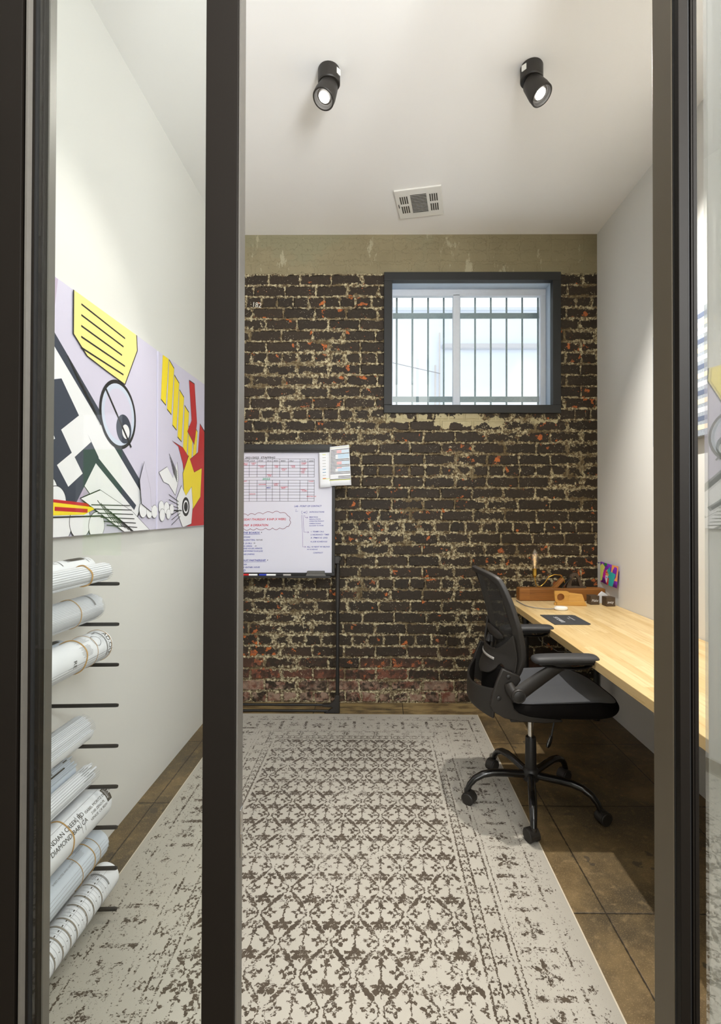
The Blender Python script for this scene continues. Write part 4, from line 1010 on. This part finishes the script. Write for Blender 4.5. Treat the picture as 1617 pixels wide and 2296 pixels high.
# ------------------------------------------------------------------ office chair
ch = thing('office_chair', 'black mesh back office chair with armrests, half on the rug at the desk', 'chair', (.709, 2.300, 0), 0)
def T(x, y, z): return (x, y, z)
b = MB(); b.lathe([(0, .100), (.030, .098), (.038, .108), (.040, .135), (.034, .152), (.026, .158), (.0245, .295), (.0225, .300), (0, .300)]); obj('base_hub', b, BLACK, ch)
b = MB(); b.cyl((0, 0, .298), (0, 0, .462), .0125, seg=24); obj('gas_cylinder', b, CHROME, ch)
for k in range(5):
    a = math.radians(183 + 72 * k); d = Vector((math.cos(a), math.sin(a), 0)); up = Vector((0, 0, 1))
    prof = [(.020, .128, .017), (.060, .130, .0165), (.120, .135, .0165), (.180, .137, .016), (.225, .130, .0155), (.262, .112, .0145), (.286, .086, .013), (.297, .062, .012), (.300, .056, .0115)]
    pts = []; rs = []
    for i in range(len(prof) - 1):
        for q in range(3):
            t_ = q / 3; e, f = prof[i], prof[i + 1]
            pts.append(d * (e[0] + (f[0] - e[0]) * t_) + up * (e[1] + (f[1] - e[1]) * t_)); rs.append(e[2] + (f[2] - e[2]) * t_)
    pts.append(d * prof[-1][0] + up * prof[-1][1]); rs.append(prof[-1][2])
    b = MB(); b.tube(pts, rs, 16, squash=1.12, up=(0, 0, 1)); leg = obj('base_leg', b, GLOSSBLK, ch)
    # caster: hood and two wheels turned a little on its stem
    ca = a + (.9, 2.2, -.7, 1.4, .3)[k]; w = Vector((math.cos(ca), math.sin(ca), 0)); tr_ = Vector((-math.sin(ca), math.cos(ca), 0))
    o = d * .300 + tr_ * .012 + up * .0275
    cst = bpy.data.objects.new('caster', None); COL.objects.link(cst); cst.parent = ch
    b = MB()
    for s in (-1, 1): b.lathe([(0, 0), (.020, 0), (.026, .003), (.0275, .008), (.0275, .016), (.024, .019), (0, .0195)], o + w * s * .006, w * s, 28)
    obj('wheels', b, BLKPL, cst)
    b = MB()
    for s0, s1 in ((-.027, .027),):
        prev = None
        arc = [math.radians(q) for q in range(-15, 196, 15)]
        poly = [(math.cos(q) * .0300, math.sin(q) * .0300) for q in arc] + [(math.cos(q) * .0285, math.sin(q) * .0285) for q in reversed(arc)]
        n2 = len(arc)
        for q in range(n2 - 1):
            p4 = [(math.cos(arc[q]) * .0305, math.sin(arc[q]) * .0305), (math.cos(arc[q + 1]) * .0305, math.sin(arc[q + 1]) * .0305), (math.cos(arc[q + 1]) * .0283, math.sin(arc[q + 1]) * .0283), (math.cos(arc[q]) * .0283, math.sin(arc[q]) * .0283)]
            b.prism(p4, lambda p, r_, e: o + tr_ * p * 1.0 + up * r_ + w * e, -.021, .021)
    b.cyl(d * .300 + up * .050, d * .300 + up * .064, .0125, seg=16)
    obj('hood', b, BLKPL, cst)
b = MB(); b.box(-.075, .095, -.075, .075, .452, .478); b.lathe([(0, .436), (.022, .436), (.030, .452), (0, .452)]); obj('mechanism', b, BLACK, ch, bevel=.006)
b = MB(); b.tube([(.045, -.060, .452), (.060, -.075, .430), (.075, -.092, .405), (.066, -.100, .375), (.058, -.108, .350)], .0042, 10); lv = obj('height_lever', b, BLACK, ch)
b = MB(); b.tube([(.058, -.108, .352), (.050, -.114, .335), (.040, -.120, .318), (.034, -.124, .308)], [.008, .012, .0125, .007], 12, squash=.7); obj('lever_paddle', b, GLOSSBLK, lv)

# seat cushion: plan outline with rounded corners, domed top, waterfall front
def seat_pt(u, v, top):
    # u in [-1,1] along x (front = 1), v in [-1,1] along y
    k = 4.2
    m_ = (abs(u) ** k + abs(v) ** k) ** (1 / k) or 1e-6
    mm = max(abs(u), abs(v)) or 1e-6
    s = mm / m_; uu, vv = u * s, v * s
    half = .232 + .012 * (uu * .5 + .5)
    x = .070 + uu * .250 + (.018 * (1 - vv * vv) if uu > 0 else 0) * max(0, uu); y = vv * half
    rr = mm
    if top:
        z = .545 + .010 * uu - .012 * (1 - vv * vv) * (1 - uu * uu) - .040 * max(0, uu - .50) ** 1.6 * 2.2 + .005 * abs(vv)
        z -= .006 * max(0, (rr - .86) / .14) ** 2
    else:
        z = .468 - .004 * uu + (.016 * max(0, (rr - .80) / .20) ** 2)
        if uu > .5: z -= .0 
    return (x, y, z)
def seat_mesh(mb_top, mb_side):
    N = 36
    mb_top.grid(lambda a, q: seat_pt(a * 2 - 1, q * 2 - 1, True), N, N)
    rim = []
    for i in range(N): rim.append((i / N * 2 - 1, -1))
    for i in range(N): rim.append((1, i / N * 2 - 1))
    for i in range(N): rim.append((1 - i / N * 2, 1))
    for i in range(N): rim.append((-1, 1 - i / N * 2))
    R = len(rim)
    def side(a, q):
        u, v = rim[int(round(a * R)) % R]
        t_, b_ = Vector(seat_pt(u, v, True)), Vector(seat_pt(u, v, False))
        p = t_.lerp(b_, q); cen = Vector((.066, 0, p.z)); out = (p - cen).normalized()
        return p + out * (.013 * math.sin(PI * q) ** .8)
    mb_side.grid(side, R, 8, closed_u=True)
    mb_side.grid(lambda a, q: seat_pt(a * 2 - 1, q * 2 - 1, False), N, N)
tp, sd = MB(), MB(); seat_mesh(tp, sd)
st = obj('seat', tp, FABRIC, ch, angle=60); obj('seat_side', sd, FABBLK, st, angle=60)
b = MB(); pts = []
for i in range(121):
    q = i / 120 * 4; s_ = int(q) % 4; f = q - int(q)
    u, v = [(f * 2 - 1, -1), (1, f * 2 - 1), (1 - f * 2, 1), (-1, 1 - f * 2)][s_]
    p = Vector(seat_pt(u, v, True)); pts.append(p + (p - Vector((.066, 0, p.z))).normalized() * .001)
b.tube(pts, .0022, 6); obj('seat_piping', b, FABBLK, st)

# curved plastic side yokes under and behind the seat
outer_p = [(-.190, .690), (-.120, .660), (-.112, .640), (-.140, .600), (-.148, .560), (-.140, .520), (-.118, .500), (-.070, .488), (-.010, .480), (.060, .474), (.068, .462), (-.010, .455), (-.110, .462), (-.180, .478), (-.225, .505), (-.240, .535), (-.232, .575), (-.215, .630)]
for s in (-1, 1):
    b = MB(); b.prism(outer_p, lambda p, q, d: (p, s * (d - .05 * max(0, (.52 - q)) * 4), q), .212, .236)
    obj('side_yoke', b, BLKPL, ch, bevel=.005)
    b = MB()
    for (x, z) in ((-.165, .655), (-.206, .565)): b.lathe([(0, 0), (.0095, 0), (.0095, .002), (.007, .0035), (0, .0035)], (x, s * .236, z), (0, s, 0), 18)
    obj('bolt_cover', b, BLACK, ch)
b = MB(); b.box(-.150, .05, -.215, .215, .456, .468); obj('under_seat_plate', b, BLKPL, ch, bevel=.004, smooth=False)
# rear yoke band sweeping round behind
def rear(u, v):
    a = (u - .5) * 2
    return (-.225 - .060 * (1 - a * a) - .012 * v * (1 - a * a) + .012 * v, a * .224, .478 + v * (.125 - .030 * (1 - a * a)) + .0 * a)
b = MB(); b.grid(rear, 24, 6); obj('rear_band', b, BLKPL, ch, solid=.012, bevel=.003)

# backrest: curved frame with mesh
def bx(z):   # rail position (x) against height
    ks = [(.620, -.128), (.660, -.110), (.720, -.100), (.780, -.108), (.860, -.128), (.940, -.148), (1.020, -.172), (1.088, -.196)]
    for (z0, x0), (z1, x1) in zip(ks, ks[1:]):
        if z <= z1:
            t_ = (z - z0) / (z1 - z0); t_ = max(0, min(1, t_)); return x0 + (x1 - x0) * t_
    return ks[-1][1]
def hw(z):   # half width
    ks = [(.640, .205), (.720, .222), (.850, .232), (.960, .222), (1.04, .208), (1.070, .176), (1.086, .12), (1.090, .0)]
    for (z0, x0), (z1, x1) in zip(ks, ks[1:]):
        if z <= z1:
            t_ = max(0, (z - z0) / (z1 - z0)); return x0 + (x1 - x0) * t_
    return 0
def back_pt(v, z, off=0.0):
    # v: signed fraction across
    y = v
    x = bx(z) - .062 * (1 - (y / .235) ** 2) - off
    return Vector((x, y, z))
yaw_b = Matrix.Rotation(math.radians(2.5), 3, 'Z')
def bp(y, z, off=0.0): return yaw_b @ back_pt(y, z, off)
# outline path
path = []
for z in [.640 + .02 * i for i in range(20)]: path.append((-hw(z), z))
top_arc = []
for i in range(17):
    a = PI - PI * i / 16
    top_arc.append((math.cos(a) * .208, 1.022 + .068 * math.sin(a) ** .55 if math.sin(a) > 0 else 1.022))
path = [(-hw(.640 + .02 * i), .640 + .02 * i) for i in range(19)] + [(y, z) for y, z in top_arc[1:-1]] + [(hw(.640 + .02 * i), .640 + .02 * i) for i in reversed(range(19))]
# frame: flat wide rail, broad on the outside, tapering inwards
def inner(y, z, k):
    cy, cz = 0, .84
    iy = max(-.232 + .0, min(.232, y)); w_ = .034 if z < .99 else .022
    return (y - math.copysign(min(abs(y), w_ + .018 * max(0, (.80 - z) / .14)), y) if z < 1.03 else y * .90, z - (0 if z < 1.0 else .024))
b = MB()
vs = []
for (y, z) in path:
    iy, iz = inner(y, z, 1)
    p0, p1 = bp(y, z, 0), bp(iy, iz, .004)
    n0 = Vector((1, 0, .2)).normalized()
    vs += [p0 + n0 * .012, p0 - n0 * .010, p1 - n0 * .008, p1 + n0 * .006]
n = len(path); fs = []
for k in range(n - 1):
    for q in range(4): fs.append((k * 4 + q, k * 4 + (q + 1) % 4, (k + 1) * 4 + (q + 1) % 4, (k + 1) * 4 + q))
fs += [(0, 1, 2, 3), tuple((n - 1) * 4 + q for q in (3, 2, 1, 0))]
b.add(vs, fs); obj('back_frame', b, BLKPL, ch, bevel=.004, sub=1, angle=50)
MESH = M('black_back_mesh', rough=.8)
mx_, my_, mz_ = MESH.xyz()
MESH.set('color', c(40, 38, 36))
hole = ((my_ * 330.0).fract() - .5).abs().max(((mz_ * 330.0).fract() - .5).abs()).lt(.27)
MESH.set('alpha', 1.0 - hole * .42)
MESH.bump(((my_ * 330.0).fract() - .5).abs() + ((mz_ * 330.0).fract() - .5).abs(), .3, .001)
b = MB()
def mesh_pt(u, v):
    z = .700 + v * .362; y = (u * 2 - 1) * max(.02, (hw(z) - .014)) if z < 1.03 else (u * 2 - 1) * (.196 - (z - 1.03) * .5)
    return bp(y, z, -.006 + .006 * math.sin(v * PI))
b.grid(mesh_pt, 24, 24); obj('mesh_panel', b, MESH.mat, ch)
# solid lower shell with saddle shaped top and hanging tongue
def shell(u, v):
    y = (u * 2 - 1) * .205
    e = abs(u * 2 - 1)
    top = .745 + .090 * max(0, (e - .35) / .65) ** 1.6
    bot = .640 - .0 + .055 * math.exp(-((e - .68) / .16) ** 2) - .020 * (1 - min(1, e / .45))
    z = bot + (top - bot) * v - .012
    return bp(y, z, .014 + .028 * (1 - e * e))
b = MB(); b.grid(shell, 36, 10); obj('lower_shell', b, BLKPL, ch, solid=.010, bevel=.002)
b = MB()
def acc(u, v):
    y = -.095 + u * .19; e = abs(y / .205)
    z = .692 + (v - .5) * .011; return bp(y, z, .0215 + .028 * (1 - e * e))
b.grid(acc, 20, 2); obj('silver_accent', b, SILVER, ch, solid=.002)
b = MB()
def lum(u, v):
    a = u * 2 * PI; r_ = math.sin(v * PI)
    return bp(math.cos(a) * r_ * .115, .792 + math.sin(a) * r_ * .030, .006 + .014 * math.cos(v * PI))
b.grid(lum, 28, 10, closed_u=True); obj('lumbar_pad', b, BLKPL, ch)
b = MB(); b.tube([bp(0, .775, .02), bp(0, .745, .035)], .014, 12); b.obox(bp(0, .765, .022), (.012, .060, .030), Matrix.Identity(3)); obj('lumbar_bracket', b, BLACK, ch, bevel=.002)
# connection from shell tongue down to the rear yoke
b = MB()
def lowb(u, v):
    a = u * 2 - 1; z = .520 + v * .150
    return Vector((-.165 - .052 * (1 - a * a) + .018 * v, a * .205, z))
b.grid(lowb, 20, 6); obj('inner_back_panel', b, FABBLK, ch, solid=.010)

# arms
for s in (-1, 1):
    Y = s * .262
    b = MB(); b.tube([(-.168, s * .238, .628), (-.160, s * .248, .608), (-.146, s * .256, .585), (-.135, s * .262, .572)], [.020, .026, .026, .022], 20, squash=.75); b.lathe([(0, 0), (.026, 0), (.029, .003), (.029, .022), (.026, .026), (0, .026)], (-.134, s * .258, .590), (0, s, 0), 32)
    pv = obj('arm_pivot', b, BLKPL, ch)
    b = MB(); b.lathe([(0, 0), (.0215, 0), (.0215, .001), (.019, .0022), (0, .0022)], (-.134, s * .284, .590), (0, s, 0), 32); obj('pivot_cap', b, BLACK, pv)
    b = MB(); b.tube([(-.128, Y, .596), (-.085, Y, .628), (-.040, Y, .660), (.005, Y, .690), (.040, Y, .708), (.085, Y, .718)], [.031, .030, .0285, .026, .021, .012], 20, squash=.42, up=(0, 0, 1)); obj('arm_bar', b, BLKPL, ch)
    b = MB(); b.tube([(-.050, Y, .722), (-.020, Y, .712), (.040, Y, .704), (.100, Y, .700), (.140, Y, .704), (.170, Y, .716), (.182, Y, .724)], .0065, 10, squash=2.0, up=(0, 0, 1)); obj('pad_support', b, GLOSSBLK, ch)
    b = MB()
    def pad(u, v):
        a = u * 2 * PI; ex_ = .138; t_ = v * 2 - 1
        t_ = math.sin(t_ * PI / 2); k = max(0, 1 - abs(t_) ** 12) ** .5
        return (.062 + t_ * ex_ - .002, Y + math.cos(a) * .040 * k, .741 + (math.copysign(abs(math.sin(a)) ** .75, math.sin(a))) * .0190 * k - .003 * t_ * t_ * (1 if math.sin(a) > 0 else 0) + .002 * t_)
    b.grid(pad, 28, 28, closed_u=True); obj('arm_pad', b, FABRIC if False else simple('arm_pad_skin', c(46, 46, 48), .55, 400, .08), ch, angle=60)
    b = MB(); b.box(-.055, .175, Y - .030, Y + .030, .7215, .728); obj('pad_base', b, BLACK, ch, bevel=.002)

bpy.context.view_layer.update()
